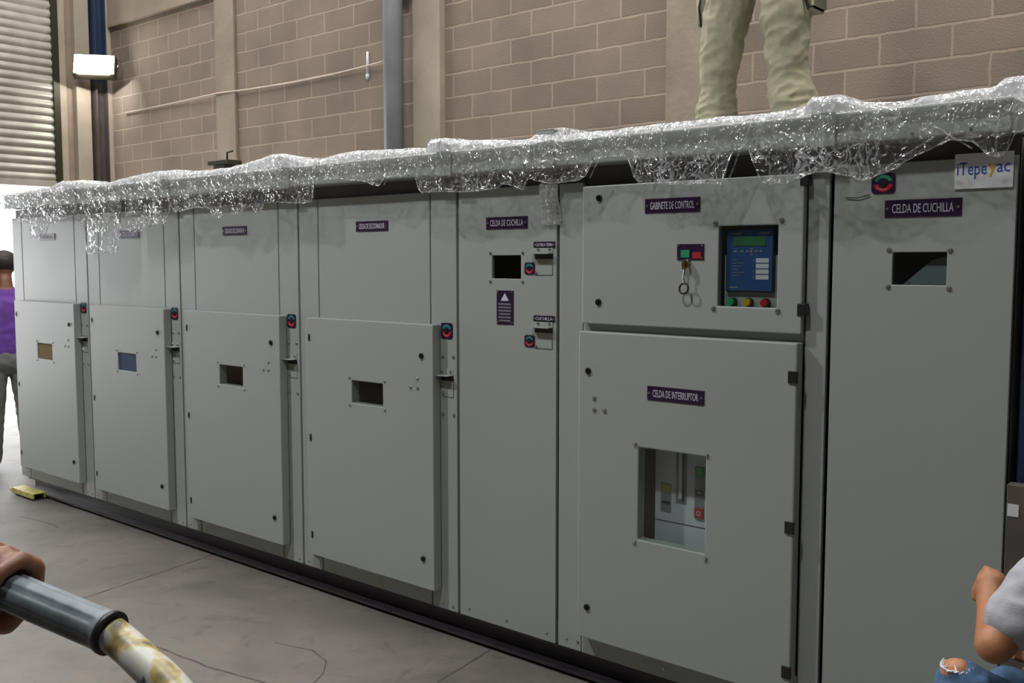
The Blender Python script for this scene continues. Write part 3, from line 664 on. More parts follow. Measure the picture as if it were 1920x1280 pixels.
bm = bmesh.new(); cyl(bm, (.37, 2.995, 3.30), (.37, 2.992, 3.5), .016, .012, 10); cyl(bm, (.37, 2.99, 3.3), (.37, 2.99, 3.255), .02, .012, 10)
struct(mk('trim_15', bm, 'white'))

# stuff right of the cabinets
nc = empty('storage_cabinet', (6.96, .45, 0), 'tall navy blue metal cabinet standing right against the cabinet row', 'cabinet')
bm = bmesh.new(); box(bm, -.45, .45, -.42, .4, .06, 2.0); mk('body', bm, 'navy', nc, .004)
for x0, x1 in ((-.44, -.005), (.005, .44)): 
    bm = bmesh.new(); box(bm, x0, x1, -.44, -.42, .08, 1.98); d = mk('door', bm, 'navy', nc, .004)
    bm = bmesh.new(); s = -1 if x0 < 0 else 1; box(bm, s*.05-.01, s*.05+.01, -.46, -.44, .95, 1.1); mk('handle', bm, 'black', d)
bm = bmesh.new()
for sx in (-.4, .4):
    for sy in (-.36, .34): box(bm, sx-.03, sx+.03, sy-.03, sy+.03, 0, .06)
mk('foot', bm, 'black', nc)
bb = empty('leaning_board', (6.9, -.05, 0), 'brown grey board with a pale sticker leaning beside the rightmost cabinet', 'board')
bm = bmesh.new(); box(bm, 6.512, 7.15, -.02, .02, 0, 1.02); o = mk('panel', bm, 'brown', bb, .003); o.location = (-6.9, 0, 0)
bm = bmesh.new(); box(bm, 6.516, 6.545, -.022, -.02, .93, .965); o2 = mk('sticker', bm, 'white', bb); o2.location = (-6.9, 0, 0)
bb.rotation_euler = (0, 0, 0)

# ------------------------------------------------------------------ plastic film
HEM = [(.1,1.90),(.235,1.886),(.37,1.918),(.528,1.886),(.636,1.786),(.804,1.79),(.84,1.871),(1.017,1.89),(1.194,1.919),(1.259,1.868),(1.329,1.711),(1.446,1.681),(1.722,1.692),(1.745,1.8),(1.75,2.0),(1.81,2.002),(1.843,1.829),(1.901,1.801),(2.036,1.813),(2.123,1.847),(2.26,1.843),(2.293,1.944),(2.344,1.905),(2.45,1.91),(2.542,1.921),(2.677,1.916),(2.709,1.874),(2.771,1.858),(2.844,1.883),(2.936,1.875),(3.037,1.917),(3.071,1.871),(3.124,1.875),(3.144,1.926),(3.288,1.92),(3.432,1.91),(3.519,1.912),(3.529,2.01),(3.686,2.012),(3.868,1.992),(3.979,1.963),(4.014,2.0),(4.205,2.004),(4.22,1.951),(4.246,1.924),(4.33,1.924),(4.51,1.916),(4.624,1.919),(4.707,1.938),(4.793,1.908),(4.822,1.953),(4.918,1.928),(5.042,1.931),(5.095,1.938),(5.118,2.004),(5.183,2.008),(5.274,2.006),(5.285,1.937),(5.319,1.902),(5.384,1.904),(5.51,1.896),(5.591,1.896),(5.64,1.883),(5.656,1.934),(5.676,2.0),(5.727,2.002),(5.752,1.945),(5.781,1.884),(5.854,1.881),(5.924,1.902),(5.991,1.911),(6.058,1.894),(6.107,1.876),(6.139,1.887),(6.2,1.905),(6.222,1.926),(6.274,1.95),(6.346,1.979),(6.403,1.97),(6.424,1.947),(6.448,1.928),(6.473,1.919),(6.493,1.935),(6.498,1.985),(6.8,1.99)]
TOP = [(.1,2.092),(.4,2.095),(.809,2.111),(.994,2.142),(1.169,2.127),(1.37,2.104),(1.501,2.1),(1.99,2.132),(2.104,2.138),(2.268,2.119),(2.63,2.113),(2.823,2.115),(3.097,2.143),(3.163,2.159),(3.29,2.15),(3.432,2.115),(3.588,2.11),(3.665,2.124),(3.739,2.131),(4.088,2.118),(4.25,2.11),(4.269,2.144),(4.358,2.141),(4.398,2.13),(4.607,2.115),(4.78,2.103),(5.05,2.106),(5.495,2.11),(5.776,2.108),(5.909,2.117),(5.93,2.142),(6.011,2.14),(6.077,2.111),(6.203,2.103),(6.35,2.113),(6.447,2.114),(6.474,2.136),(6.8,2.14)]
def interp(T, x):
    if x <= T[0][0]: return T[0][1]
    for a, b in zip(T[:-1], T[1:]):
        if x <= b[0]: return a[1]+(b[1]-a[1])*(x-a[0])/(b[0]-a[0])
    return T[-1][1]
def nz(x, y, z): return noise.noise(Vector((x, y, z)))
def ridged(x, y, z): return 1-2*abs(nz(x, y, z))
def build_film():
    bm = bmesh.new(); dx = .0085; n = int((6.78-.1)/dx); R0, R1 = 12, 44; cols = []
    for i in range(n+1):
        x = .1+dx*i; zt = interp(TOP, x)+.006*nz(x*9, 1, 2)
        hem = interp(HEM, x)+.006*nz(x*40, 7, 1)
        cap = max([0]+[1-abs(x-c)/.055 for c in (W1, 2*W1, 3*W1, X5, X6, X6+W6)])
        capy = -.094 if cap > 0 else -.087
        col = []
        for j in range(R0):            # on the roof
            t = j/R0; y = .42+(capy+.02-.42)*t
            zz = (2.094+(zt-2.094)*(t**3)) + .012*abs(nz(x*8, y*8, 5))+.008*abs(nz(x*25, y*20, 5))
            if y < .14 and cap > 0: zz = max(zz, 2.141)
            col.append(Vector((x+.01*nz(x*6, y*9, 9), y, zz+.003)))
        ln = zt-hem
        for j in range(R1+1):
            t = j/R1; z = zt-ln*t; dz = zt-z
            y = capy-.003
            y -= max(0, .006*(1-dz/.02)) if False else 0
            a = .014*(ridged(x*7+z*9, z*3, 1)*.5+.5)*min(1, dz/.03+.2)
            a += .012*(ridged(x*22-z*14, z*6, 4)*.5+.5)*min(1, dz/.02+.2)
            a += .006*(nz(x*70, z*60, 4)+.6)*min(1, dz/.02+.2)
            fl = max(0, (2.0-z))*(.10+.28*nz(x*5, 3, 8)+.1*nz(x*16, 3, 8))
            fl = max(-.0, fl)
            xx = x+.008*nz(x*14, z*20, 11)+.004*nz(x*60, z*50, 2)
            if t > .93: a += .006*(t-.93)/.07      # rolled hem
            col.append(Vector((xx, y-max(a, .0)-fl, z)))
        cols.append([bm.verts.new(p) for p in col])
    for A, B in zip(cols[:-1], cols[1:]):
        for j in range(len(A)-1):
            f = bm.faces.new((A[j], B[j], B[j+1], A[j+1])); f.smooth = True
    # thicker rolled rim along the hem
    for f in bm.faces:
        if f.calc_center_median().z > 2.085: f.material_index = 1  # top faces take the film with the painted highlight
    rim = [(c[-1].co+Vector((0, -.001, 0))) for c in cols[::2]]
    tube(bm, rim, .0022, 5)
    # stretched strands
    for (xa, za, xb, zb) in ((4.0, 1.968, 4.12, 2.1), (3.14, 1.93, 3.1, 2.08), (3.52, 1.93, 3.5, 2.0), (4.225, 1.93, 4.21, 2.07), (4.55, 1.92, 4.55, 2.1), (4.79, 1.91, 4.62, 2.1), (5.1, 1.94, 5.19, 2.08), (5.29, 1.93, 5.34, 2.08), (5.655, 1.9, 5.74, 2.09), (6.02, 1.9, 5.88, 1.99), (6.13, 1.89, 6.3, 1.99), (6.4, 1.95, 6.3, 2.02), (6.46, 1.93, 6.47, 2.06)):
        tube(bm, [(xa+(xb-xa)*k/8+.004*nz(k, xa, 1), -.118-.004*k/8, za+(zb-za)*k/8) for k in range(9)], .0026, 5)
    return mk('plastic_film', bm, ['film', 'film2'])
fo = build_film()
tag(fo, 'crumpled clear stretch film draped over the front roof edge of all the cabinets', 'plastic film')
bm = bmesh.new(); rows = []
for j in range(26):
    z = 1.955-.175*j/25
    rows.append([bm.verts.new((4.795+.095*i/14-.006*(j/25), -.02-.012*math.sin(j*.22)-.004*math.sin(i*1.4)-.0025*math.sin(j*2.2), z)) for i in range(15)])
for A, B in zip(rows[:-1], rows[1:]):
    for i in range(14): bm.faces.new((A[i], A[i+1], B[i+1], B[i])).smooth = True
tag(mk('bubble_wrap_strip', bm, 'bubble'), 'short milky strip of bubble wrap hanging above the upper lever of the narrow cabinet', 'bubble wrap')

# ------------------------------------------------------------------ people
def capsule(bm, p0, p1, r0, r1, seg=14, rings=4):
    p0 = Vector(p0); p1 = Vector(p1); d = p1-p0; ln = d.length
    if ln < 1e-5: d = Vector((0, 0, 1)); ln = 1e-5
    d.normalize(); a = d.orthogonal().normalized(); b = d.cross(a); R = []
    prof = [(-r0*math.cos(t), r0*math.sin(t)) for t in [math.pi/2*k/rings for k in range(rings+1)]]
    prof += [(ln+r1*math.sin(t), r1*math.cos(t)) for t in [math.pi/2*k/rings for k in range(rings+1)]]
    for h, r in prof:
        if r < 1e-6: R.append([bm.verts.new(p0+d*h)])
        else: R.append([bm.verts.new(p0+d*h+(a*math.cos(2*math.pi*k/seg)+b*math.sin(2*math.pi*k/seg))*r) for k in range(seg)])
    for A, B in zip(R[:-1], R[1:]):
        for k in range(seg):
            q = [A[k % len(A)], A[(k+1) % len(A)], B[(k+1) % len(B)], B[k % len(B)]]
            u = []
            for v in q:
                if v not in u: u.append(v)
            if len(u) > 2: bm.faces.new(u)
def ellipsoid(bm, c, r, rot=None):
    g = bmesh.ops.create_uvsphere(bm, u_segments=20, v_segments=14, radius=1)
    m_ = Matrix.Translation(Vector(c)) @ (rot.to_4x4() if rot else Matrix.Identity(4)) @ Matrix.Diagonal((*r, 1))
    bmesh.ops.transform(bm, matrix=m_, verts=g['verts'])
def remesh(name, bm, m, parent, vox=.008, smooth=4, wrinkle=None, cut=None):
    bmesh.ops.recalc_face_normals(bm, faces=bm.faces)
    me = bpy.data.meshes.new(name); bm.to_mesh(me); bm.free(); o = bpy.data.objects.new(name, me); COL.objects.link(o)
    r = o.modifiers.new('r', 'REMESH'); r.mode = 'VOXEL'; r.voxel_size = vox
    s = o.modifiers.new('s', 'SMOOTH'); s.factor = .6; s.iterations = smooth
    dg = bpy.context.evaluated_depsgraph_get(); dg.update()
    m2 = bpy.data.meshes.new_from_object(o.evaluated_get(dg)); bpy.data.objects.remove(o)
    if wrinkle:
        nrm = [v.normal.copy() for v in m2.vertices]
        for v, n_ in zip(m2.vertices, nrm): v.co += n_*wrinkle(v.co)
    m2.materials.clear(); m2.materials.append(M[m]); m2.name = name
    for p in m2.polygons: p.use_smooth = True
    o = bpy.data.objects.new(name, m2); COL.objects.link(o); o.parent = parent
    return o
def head(bm, c, fwd, s=1.0):
    """skull, jaw, nose, ears, eye ridges; c = centre, fwd = facing direction"""
    f = Vector(fwd).normalized(); up = Vector((0, 0, 1)); up = (up-f*up.dot(f)).normalized(); r = f.cross(up); c = Vector(c)
    rot = Matrix((r, f, up)).transposed()
    ellipsoid(bm, c+up*.025*s, (.075*s, .095*s, .095*s), rot); ellipsoid(bm, c-up*.05*s+f*.022*s, (.055*s, .065*s, .062*s), rot)
    capsule(bm, c+f*.092*s+up*.02*s, c+f*.112*s-up*.018*s, .009*s, .015*s)
    for k in (-1, 1):
        ellipsoid(bm, c+r*k*.078*s-f*.005*s, (.011*s, .02*s, .032*s), rot)
        ellipsoid(bm, c+r*k*.032*s+f*.078*s+up*.032*s, (.024*s, .014*s, .009*s), rot)
    ellipsoid(bm, c-up*.055*s+f*.083*s, (.026*s, .012*s, .009*s), rot)
def hand(bm, wrist, dirv, side, curl=.5, s=1.0):
    """palm plus four fingers and a thumb, dirv = hand direction, side = palm width direction"""
    w_ = Vector(wrist); d = Vector(dirv).normalized(); sd = Vector(side); sd = (sd-d*sd.dot(d)).normalized(); pn = d.cross(sd)
    for k in range(4): capsule(bm, w_+sd*(k-1.5)*.012*s, w_+d*.085*s+sd*(k-1.5)*.0215*s, .016*s, .0125*s)
    for k, ln in enumerate((.075, .085, .08, .062)):
        p = w_+d*.088*s+sd*(k-1.5)*.0215*s; dd = d.copy(); r = .0095*s
        for q, fr in enumerate((.45, .3, .25)):
            ang = curl*(1.15 if q else .9); dd = (Matrix.Rotation(ang, 3, sd) @ dd); e = p+dd*ln*fr*s; capsule(bm, p, e, r, r*.9); p = e; r *= .9
    p = w_+d*.02*s+sd*-.028*s; e = p+(d*.6-sd*.7+pn*-.3).normalized()*.045*s; capsule(bm, p, e, .0135*s, .0115*s)
    e2 = e+(d*.9-sd*.1-pn*.5).normalized()*.035*s; capsule(bm, e, e2, .0112*s, .0095*s)
def torso(bm, pel, che, neck, rp=.13, rc=.13, wide=.11, side=None):
    pel = Vector(pel); che = Vector(che); neck = Vector(neck); sd = Vector(side).normalized()
    for k in (-1, 0, 1): capsule(bm, pel+sd*k*wide*.55, che+sd*k*wide*.75, rp*.78, rc*.8)
    capsule(bm, che, neck, rc*.6, .055); capsule(bm, che+sd*wide*1.35+Vector((0, 0, .09)), che-sd*wide*1.35+Vector((0, 0, .09)), .062, .062)
def wr(sc, amp, dirz=1.6):
    return lambda p: amp*(ridged(p.x*sc, p.y*sc, p.z*sc*dirz)+.6*nz(p.x*sc*2.3, p.y*sc*2.3, p.z*sc*3.2))

# --- person in purple by the doorway
p1 = empty('person', (-.75, .25, 0), 'person in purple shirt and grey trousers standing left of the cabinets, by the doorway', 'person')
def loc(o, e): o.location = -e.location; return o
b = bmesh.new(); O = Vector((-.75, .25, 0)); sd = Vector((.35, .94, 0)).normalized(); fw = Vector((-.94, .35, 0)).normalized()
hips = [O+sd*k*.1+Vector((0, 0, .88)) for k in (-1, 1)]; kn = [O+sd*k*.12+fw*.03+Vector((0, 0, .47)) for k in (-1, 1)]; an = [O+sd*k*.14-fw*.02+Vector((0, 0, .08)) for k in (-1, 1)]
che = O+Vector((0, 0, 1.28)); nk = O+fw*.03+Vector((0, 0, 1.48)); hd = O+fw*.07+Vector((0, 0, 1.585))
torso(b, O+Vector((0, 0, .93)), che, nk, .12, .12, .1, sd); capsule(b, nk, hd, .052, .05); head(b, hd, fw)
for k in range(2): capsule(b, hips[k], kn[k], .08, .055); capsule(b, kn[k], an[k], .05, .035); capsule(b, an[k], an[k]+fw*.15-Vector((0, 0, .045)), .035, .03)
sh = [che+sd*k*.18+Vector((0, 0, .11)) for k in (-1, 1)]; el = [sh[0]+fw*.08-Vector((0, 0, .29)), sh[1]+fw*.06-Vector((0, 0, .29))]; wt = [el[0]+fw*.2+Vector((0, 0, .04)), el[1]+fw*.21+Vector((0, 0, .02))]
for k in range(2): capsule(b, sh[k], el[k], .047, .037); capsule(b, el[k], wt[k], .036, .025); hand(b, wt[k], fw, (0, 0, 1), .5)
loc(remesh('body', b, 'skindark', p1, .01), p1)
b = bmesh.new(); torso(b, O+Vector((0, 0, .9)), che, nk-Vector((0, 0, .06)), .14, .14, .11, sd)
for k in range(2): capsule(b, sh[k], sh[k]*.35+el[k]*.65, .068, .062)
loc(remesh('shirt', b, 'shirtp', p1, .012, 2, wr(9, .006)), p1)
b = bmesh.new(); capsule(b, hips[0], hips[1], .12, .12)
for k in range(2): capsule(b, hips[k], kn[k], .105, .082); capsule(b, kn[k], an[k]+Vector((0, 0, .03)), .08, .068)
loc(remesh('trousers', b, 'trgrey', p1, .012, 2, wr(10, .006)), p1)
for k in range(2):
    b = bmesh.new(); capsule(b, an[k]-fw*.03-Vector((0, 0, .03)), an[k]+fw*.15-Vector((0, 0, .04)), .048, .038); loc(remesh('shoe', b, 'shoe', p1, .008, 2), p1)
b = bmesh.new(); ellipsoid(b, hd-fw*.015+Vector((0, 0, .05)), (.098, .098, .09)); loc(remesh('hair', b, 'hair', p1, .01, 2, lambda p: .002*nz(p.x*60, p.y*60, p.z*60)), p1)

# --- man standing on the roof
p2 = empty('person', (5.25, .95, 2.088), 'person in baggy khaki cargo trousers standing on top of the cabinets', 'person')
O = Vector((5.25, .95, 2.09))
aL = Vector((5.03, .93, 2.16)); aR = Vector((5.42, .93, 2.16)); kL = Vector((5.055, .9, 2.56)); kR = Vector((5.365, .88, 2.57)); hL = Vector((5.12, .95, 3.0)); hR = Vector((5.33, .95, 3.0))
pel = Vector((5.225, .95, 3.04)); che = Vector((5.225, .93, 3.42)); nk = Vector((5.225, .92, 3.62)); hd = Vector((5.225, .88, 3.73))
b = bmesh.new(); torso(b, pel, che, nk, .12, .125, .11, (1, 0, 0)); capsule(b, nk, hd, .05, .05); head(b, hd, (.2, -1, -.15))
for a_, k_, h_ in ((aL, kL, hL), (aR, kR, hR)): capsule(b, h_, k_, .08, .055); capsule(b, k_, a_, .05, .036); capsule(b, a_, a_+Vector((0, -.14, -.04)), .035, .03)
for s in (-1, 1):
    S = che+Vector((s*.19, 0, .1)); E_ = S+Vector((s*.07, -.06, -.28)); W_ = E_+Vector((-s*.04, -.2, -.06)); capsule(b, S, E_, .047, .037); capsule(b, E_, W_, .036, .025); hand(b, W_, (0, -1, -.2), (0, .2, -1), .5)
loc(remesh('body', b, 'skindark', p2, .01), p2)
b = bmesh.new(); torso(b, pel+Vector((0, 0, -.03)), che, nk-Vector((0, 0, .06)), .14, .14, .115, (1, 0, 0))
for s in (-1, 1): S = che+Vector((s*.19, 0, .1)); capsule(b, S, S+Vector((s*.045, -.04, -.18)), .07, .065)
loc(remesh('shirt', b, 'tshirt', p2, .012, 2, wr(9, .006)), p2)
b = bmesh.new(); ellipsoid(b, hd+Vector((0, .02, .05)), (.095, .1, .088)); loc(remesh('hair', b, 'hair', p2, .01, 2), p2)
for a_ in (aL, aR): b = bmesh.new(); capsule(b, a_+Vector((0, .03, -.025)), a_+Vector((0, -.15, -.03)), .045, .036); loc(remesh('boot', b, 'shoe', p2, .008, 2), p2)
b = bmesh.new(); capsule(b, hL, hR, .13, .13)
capsule(b, hL, kL+Vector((.012, 0, .06)), .11, .085); capsule(b, kL+Vector((.012, 0, .06)), Vector((5.025, .93, 2.40)), .083, .07); capsule(b, Vector((5.025, .93, 2.40)), Vector((5.025, .93, 2.24)), .07, .078)
capsule(b, hR, kR+Vector((0, 0, .08)), .115, .092); capsule(b, kR+Vector((0, 0, .08)), Vector((5.36, .92, 2.42)), .088, .074); capsule(b, Vector((5.36, .92, 2.42)), Vector((5.40, .93, 2.25)), .074, .092)
ellipsoid(b, (5.45, .92, 2.25), (.06, .07, .04))
def kh(p):
    v = .011*ridged(p.x*8+p.z*5, p.y*8, p.z*6)+.007*ridged(p.x*15-p.z*9, p.y*16, p.z*17+4)+.003*nz(p.x*40, p.y*40, p.z*40)
    if p.z < 2.36: v += .008*ridged(p.x*10, p.y*10, p.z*26)*min(1, (2.4-p.z)*8)
    return v
loc(remesh('trousers', b, 'khaki', p2, .006, 2, kh), p2)
for x0, x1, z0, z1, yy in ((4.95, 5.01, 2.66, 2.84, .93), (5.425, 5.495, 2.66, 2.85, .93)):
    b = bmesh.new(); box(b, x0, x1, yy-.07, yy+.07, z0, z1); bmesh.ops.bevel(b, geom=b.edges[:], offset=.012, segments=2, affect='EDGES')
    loc(mk('cargo_pocket', b, 'khaki', p2, smooth=True), p2)
b = bmesh.new(); tube(b, [(4.985, .86, 2.84), (4.975, .85, 2.74), (4.98, .86, 2.66)], .005, 6); loc(mk('strap', b, 'shoe', p2), p2); b = bmesh.new(); tube(b, [(5.462, .85, 2.80), (5.464, .845, 2.7), (5.478, .85, 2.655)], .006, 6); loc(mk('strap', b, 'shoe', p2), p2)

# --- crouching person at the right edge
p3 = empty('person', (6.80, -.35, 0), 'person in grey T-shirt and ripped jeans crouching in front of the rightmost cabinet', 'person')
S = Vector((6.715, -.52, .885)); E_ = Vector((6.635, -.625, .755)); W_ = Vector((6.572, -.44, .775)); F_ = Vector((6.556, -.36, .81))
S2 = Vector((6.99, -.30, .93)); E2 = Vector((6.80, -.44, .68)); W2 = Vector((6.70, -.38, .70))
nk = Vector((6.80, -.33, 1.02)); hd = Vector((6.77, -.34, 1.14)); che = Vector((6.87, -.36, .82)); pel = Vector((7.05, -.32, .40))
K1 = Vector((6.56, -.585, .615)); K2 = Vector((6.60, -.30, .52)); H1 = Vector((6.98, -.44, .38)); H2 = Vector((7.0, -.22, .38)); A1 = Vector((6.74, -.56, .1)); A2 = Vector((6.78, -.24, .1))
b = bmesh.new(); torso(b, pel, che, nk, .12, .11, .08, (.2, 1, 0)); capsule(b, nk, hd, .05, .05); head(b, hd, (-1, .1, -.1))
capsule(b, S, E_, .05, .044); capsule(b, E_, W_, .043, .027)
fd = (F_-W_).normalized()
# raised fist: palm block, four folded fingers and the thumb across them
palm = F_; sdv = Vector((.25, -.2, .95)).normalized(); outv = Vector((-.9, .35, .1)).normalized()
capsule(b, W_, palm, .029, .038); capsule(b, palm+sdv*.01, palm+outv*.012-sdv*.025, .037, .033)
for k in range(4):
    c_ = palm+sdv*(k-1.5)*.019+outv*.022
    capsule(b, palm+sdv*(k-1.5)*.018, c_, .014, .012); c2 = c_+(fd*-.6+outv*.3).normalized()*.026; capsule(b, c_, c2, .0115, .0105); c3 = c2-outv*.02; capsule(b, c2, c3, .0105, .0095)
capsule(b, palm+sdv*.03-fd*.02, palm+sdv*.042+outv*.025, .0125, .011); capsule(b, palm+sdv*.042+outv*.025, palm+sdv*.015+outv*.038-fd*.012, .011, .0095)
capsule(b, S2, E2, .05, .044); capsule(b, E2, W2, .043, .028); hand(b, W2, (-.5, .5, -.4), (0, .3, 1), .9, .9)
for h_, k_, a_ in ((H1, K1, A1), (H2, K2, A2)): capsule(b, h_, k_, .08, .055); capsule(b, k_, a_, .052, .036); capsule(b, a_, a_+Vector((-.14, -.02, -.05)), .035, .03)
ellipsoid(b, K1+Vector((-.012, -.012, .036)), (.04, .036, .04))
loc(remesh('body', b, 'skin', p3, .006, 3), p3)
b = bmesh.new(); torso(b, pel+Vector((-.02, 0, .05)), che, nk-Vector((0, 0, .05)), .135, .13, .09, (.2, 1, 0))
capsule(b, S, S*.42+E_*.58, .078, .068); capsule(b, S2, S2*.5+E2*.5, .075, .066)
loc(remesh('tshirt', b, 'tshirt', p3, .008, 2, wr(12, .004)), p3)
b = bmesh.new(); capsule(b, H1, H2, .12, .12)
for h_, k_, a_ in ((H1, K1, A1), (H2, K2, A2)): capsule(b, h_, k_, .105, .066); capsule(b, k_, a_, .066, .055)
loc(remesh('ripped_jeans', b, 'jeans', p3, .007, 2, wr(14, .005)), p3)
b = bmesh.new()
for q in range(60):
    a_ = q*2*math.pi/60; e_ = Vector((math.cos(a_)*.037, math.sin(a_)*.034, 0)); p = K1+Vector((-.012, -.012, .054+.006*nz(q*.7, 1, 1)))+e_
    capsule(b, p, p+Vector((-e_.x*.18, -e_.y*.18, .006))+Vector((random.uniform(-.008, .008), random.uniform(-.008, .008), random.uniform(-.012, .006))), .0026, .0012, 6, 2)
loc(mk('frayed_edge', b, 'white', p3), p3)
b = bmesh.new(); ellipsoid(b, hd+Vector((.02, 0, .05)), (.1, .09, .085)); loc(remesh('hair', b, 'hair', p3, .008, 2), p3)
for a_ in (A1, A2): b = bmesh.new(); capsule(b, a_+Vector((.03, 0, -.045)), a_+Vector((-.15, -.02, -.055)), .048, .04); loc(remesh('shoe', b, 'shoe', p3, .008, 2), p3)

# --- handle in the left foreground and the hand on it
hz = empty('pallet_jack', (6.55, -2.60, 0), 'pallet jack whose grey ribbed grip and worn white tube reach into the lower left corner', 'pallet jack')
A = Vector((6.218, -2.640, 1.312)); B = Vector((6.348, -2.600, 1.288)); ax = (B-A).normalized()
bm = bmesh.new(); n_ = 40; seg = 40; R_ = []
u = ax.orthogonal().normalized(); v = ax.cross(u)
for i in range(n_+1):
    t = i/n_; c_ = A+(B-A)*t; ring = []
    for k in range(seg):
        a_ = 2*math.pi*k/seg; r = .0195
        if abs((a_ % (math.pi/3))-math.pi/6) < .12 and .04 < t < .95: r -= .0022
        if t > .955 or t < .03: r = .0208
        ring.append(bm.verts.new(c_+(u*math.cos(a_)+v*math.sin(a_))*r))
    R_.append(ring)
for P_, Q_ in zip(R_[:-1], R_[1:]):
    for k in range(seg): f = bm.faces.new((P_[k], P_[(k+1)%seg], Q_[(k+1)%seg], Q_[k])); f.smooth = True
bm.faces.new(R_[0][::-1]); bm.faces.new(R_[-1])
loc(mk('grip', bm, 'grip', hz), hz)
bm = bmesh.new(); cyl(bm, B-ax*.001, B+ax*.004, .0214, seg=32); loc(mk('grip_collar', bm, 'black', hz), hz)
C0 = B+ax*.002
ctl = [C0, C0+ax*.02+Vector((0, 0, -.006)), Vector((6.402, -2.595, 1.272)), Vector((6.440, -2.594, 1.262)), Vector((6.475, -2.593, 1.245)), Vector((6.515, -2.592, 1.21)), Vector((6.54, -2.592, 1.15)), Vector((6.55, -2.592, 1.05))]
sm = []
for i in range(len(ctl)-1):
    p0 = ctl[max(i-1, 0)]; p1_ = ctl[i]; p2_ = ctl[i+1]; p3_ = ctl[min(i+2, len(ctl)-1)]
    for k in range(6):
        t = k/6; sm.append(.5*((2*p1_)+(p2_-p0)*t+(2*p0-5*p1_+4*p2_-p3_)*t*t+(3*p1_-p0-3*p2_+p3_)*t*t*t))
sm.append(ctl[-1])
bm = bmesh.new(); tube(bm, sm, .0165, 24); loc(mk('handle_tube', bm, 'tube', hz), hz)
bm = bmesh.new(); tube(bm, [(6.55, -2.592, 1.06), (6.55, -2.592, .3)], .022, 16); loc(mk('drawbar', bm, 'tube', hz), hz)
bm = bmesh.new(); cyl(bm, (6.55, -2.592, .3), (6.55, -2.592, .42), .05, seg=20); box(bm, 6.47, 6.63, -2.68, -2.5, .18, .3); loc(mk('pump', bm, 'redlens', hz, .005), hz)
for yy in (-2.66, -2.56):
    bm = bmesh.new(); cyl(bm, (6.55, yy, .09), (6.55, yy+.045, .09), .09, seg=28); loc(mk('wheel', bm, 'black', hz), hz)
bm = bmesh.new(); box(bm, 6.53, 6.57, -2.615, -2.565, .09, .19); loc(mk('wheel_fork', bm, 'redlens', hz), hz)

p4 = empty('person', (5.45, -3.1, 0), 'person mostly out of frame whose bare hand grips the grey handle at lower left', 'person')
b = bmesh.new()
G0 = Vector((6.205, -2.644, 1.314))        # where the hand closes round the grip
u = Vector((0, 0, 1)); u = (u-ax*u.dot(ax)).normalized(); v = ax.cross(u)   # v points away from / toward camera
if v.y < 0: v = -v
def onr(t, ang, r): return A+ax*(t-.024)+(u*math.cos(ang)+v*math.sin(ang))*r
# four fingers wrap over the top from the far side; index nearest the collar
for k, t in enumerate((.032, .010, -.012, -.032)):
    rr = .0195+.0098; pr = None
    for q, ang in enumerate((1.9, 1.0, .25, -.55, -1.25)):
        p = onr(t, ang, rr+(.004 if q in (1, 2) else 0)); 
        if pr is not None: capsule(b, pr, p, .0105-.0006*q, .0102-.0006*q)
        pr = p
# palm behind and below the grip
for k, t in enumerate((.03, .01, -.012, -.034)): capsule(b, onr(t, 1.9, .03), onr(t-.01, 3.0, .036), .0125, .016)
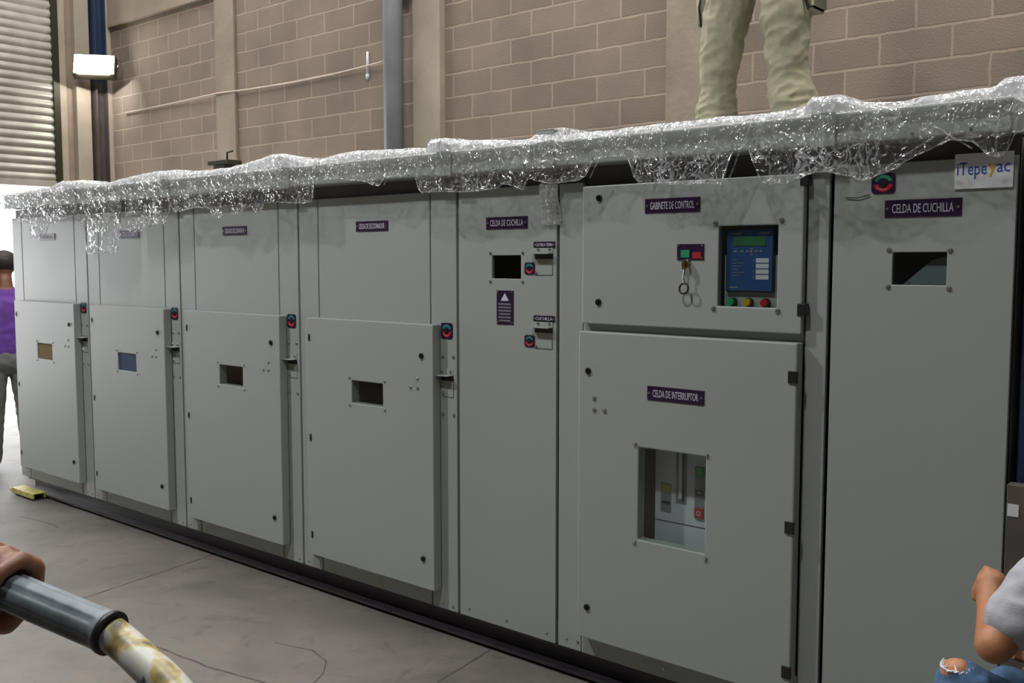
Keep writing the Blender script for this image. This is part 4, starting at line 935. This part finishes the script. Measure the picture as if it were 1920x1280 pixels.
# thumb along the near lower side
capsule(b, onr(-.03, 3.3, .036), onr(.0, 4.0, .032), .015, .0125); capsule(b, onr(.0, 4.0, .032), onr(.028, 4.35, .0305), .0118, .0098)
W_ = Vector((6.105, -2.71, 1.255)); capsule(b, onr(-.02, 2.6, .036), W_, .026, .026); capsule(b, onr(-.04, 3.0, .036), W_, .022, .026)
E_ = Vector((5.87, -2.84, 1.16)); S = Vector((5.60, -2.98, 1.33)); capsule(b, W_, E_, .027, .042); capsule(b, E_, S, .042, .052)
che = Vector((5.45, -3.08, 1.25)); pel = Vector((5.40, -3.12, .90)); nk = Vector((5.46, -3.08, 1.44)); hd = Vector((5.49, -3.05, 1.55)); sd = Vector((.75, .5, 0)).normalized()
torso(b, pel, che, nk, .12, .12, .1, sd); capsule(b, nk, hd, .05, .05); head(b, hd, (.6, .8, -.1))
S2 = che-sd*.18+Vector((0, 0, .1)); capsule(b, S2, S2+Vector((-.05, -.05, -.3)), .047, .037); capsule(b, S2+Vector((-.05, -.05, -.3)), S2+Vector((-.04, .0, -.54)), .036, .025); hand(b, S2+Vector((-.04, 0, -.54)), (0, .1, -1), (.5, .8, 0), .3)
legs = []
for s in (-1, 1):
    h_ = pel+sd*s*.09-Vector((0, 0, .04)); k_ = pel+sd*s*.11-Vector((0, 0, .45)); a_ = Vector((k_.x, k_.y, .085)); legs.append((h_, k_, a_)); capsule(b, h_, k_, .08, .055); capsule(b, k_, a_, .05, .036)
loc(remesh('body', b, 'skindark', p4, .0045, 2), p4)
b = bmesh.new(); torso(b, pel, che, nk-Vector((0, 0, .05)), .14, .14, .11, sd); capsule(b, S, S*.4+E_*.6, .07, .06); capsule(b, S2, S2+Vector((-.03, -.03, -.18)), .07, .064); loc(remesh('shirt', b, 'trgrey', p4, .012, 2), p4)
b = bmesh.new(); capsule(b, legs[0][0], legs[1][0], .12, .12)
for h_, k_, a_ in legs: capsule(b, h_, k_, .1, .08); capsule(b, k_, a_, .078, .062)
loc(remesh('trousers', b, 'jeans', p4, .012, 2), p4)
for h_, k_, a_ in legs: b = bmesh.new(); capsule(b, a_-Vector((.02, .02, .038)), a_+Vector((.1, .1, -.042)), .046, .04); loc(remesh('shoe', b, 'shoe', p4, .008, 2), p4)
b = bmesh.new(); ellipsoid(b, hd+Vector((-.012, -.015, .05)), (.095, .095, .088)); loc(remesh('hair', b, 'hair', p4, .01, 2), p4)
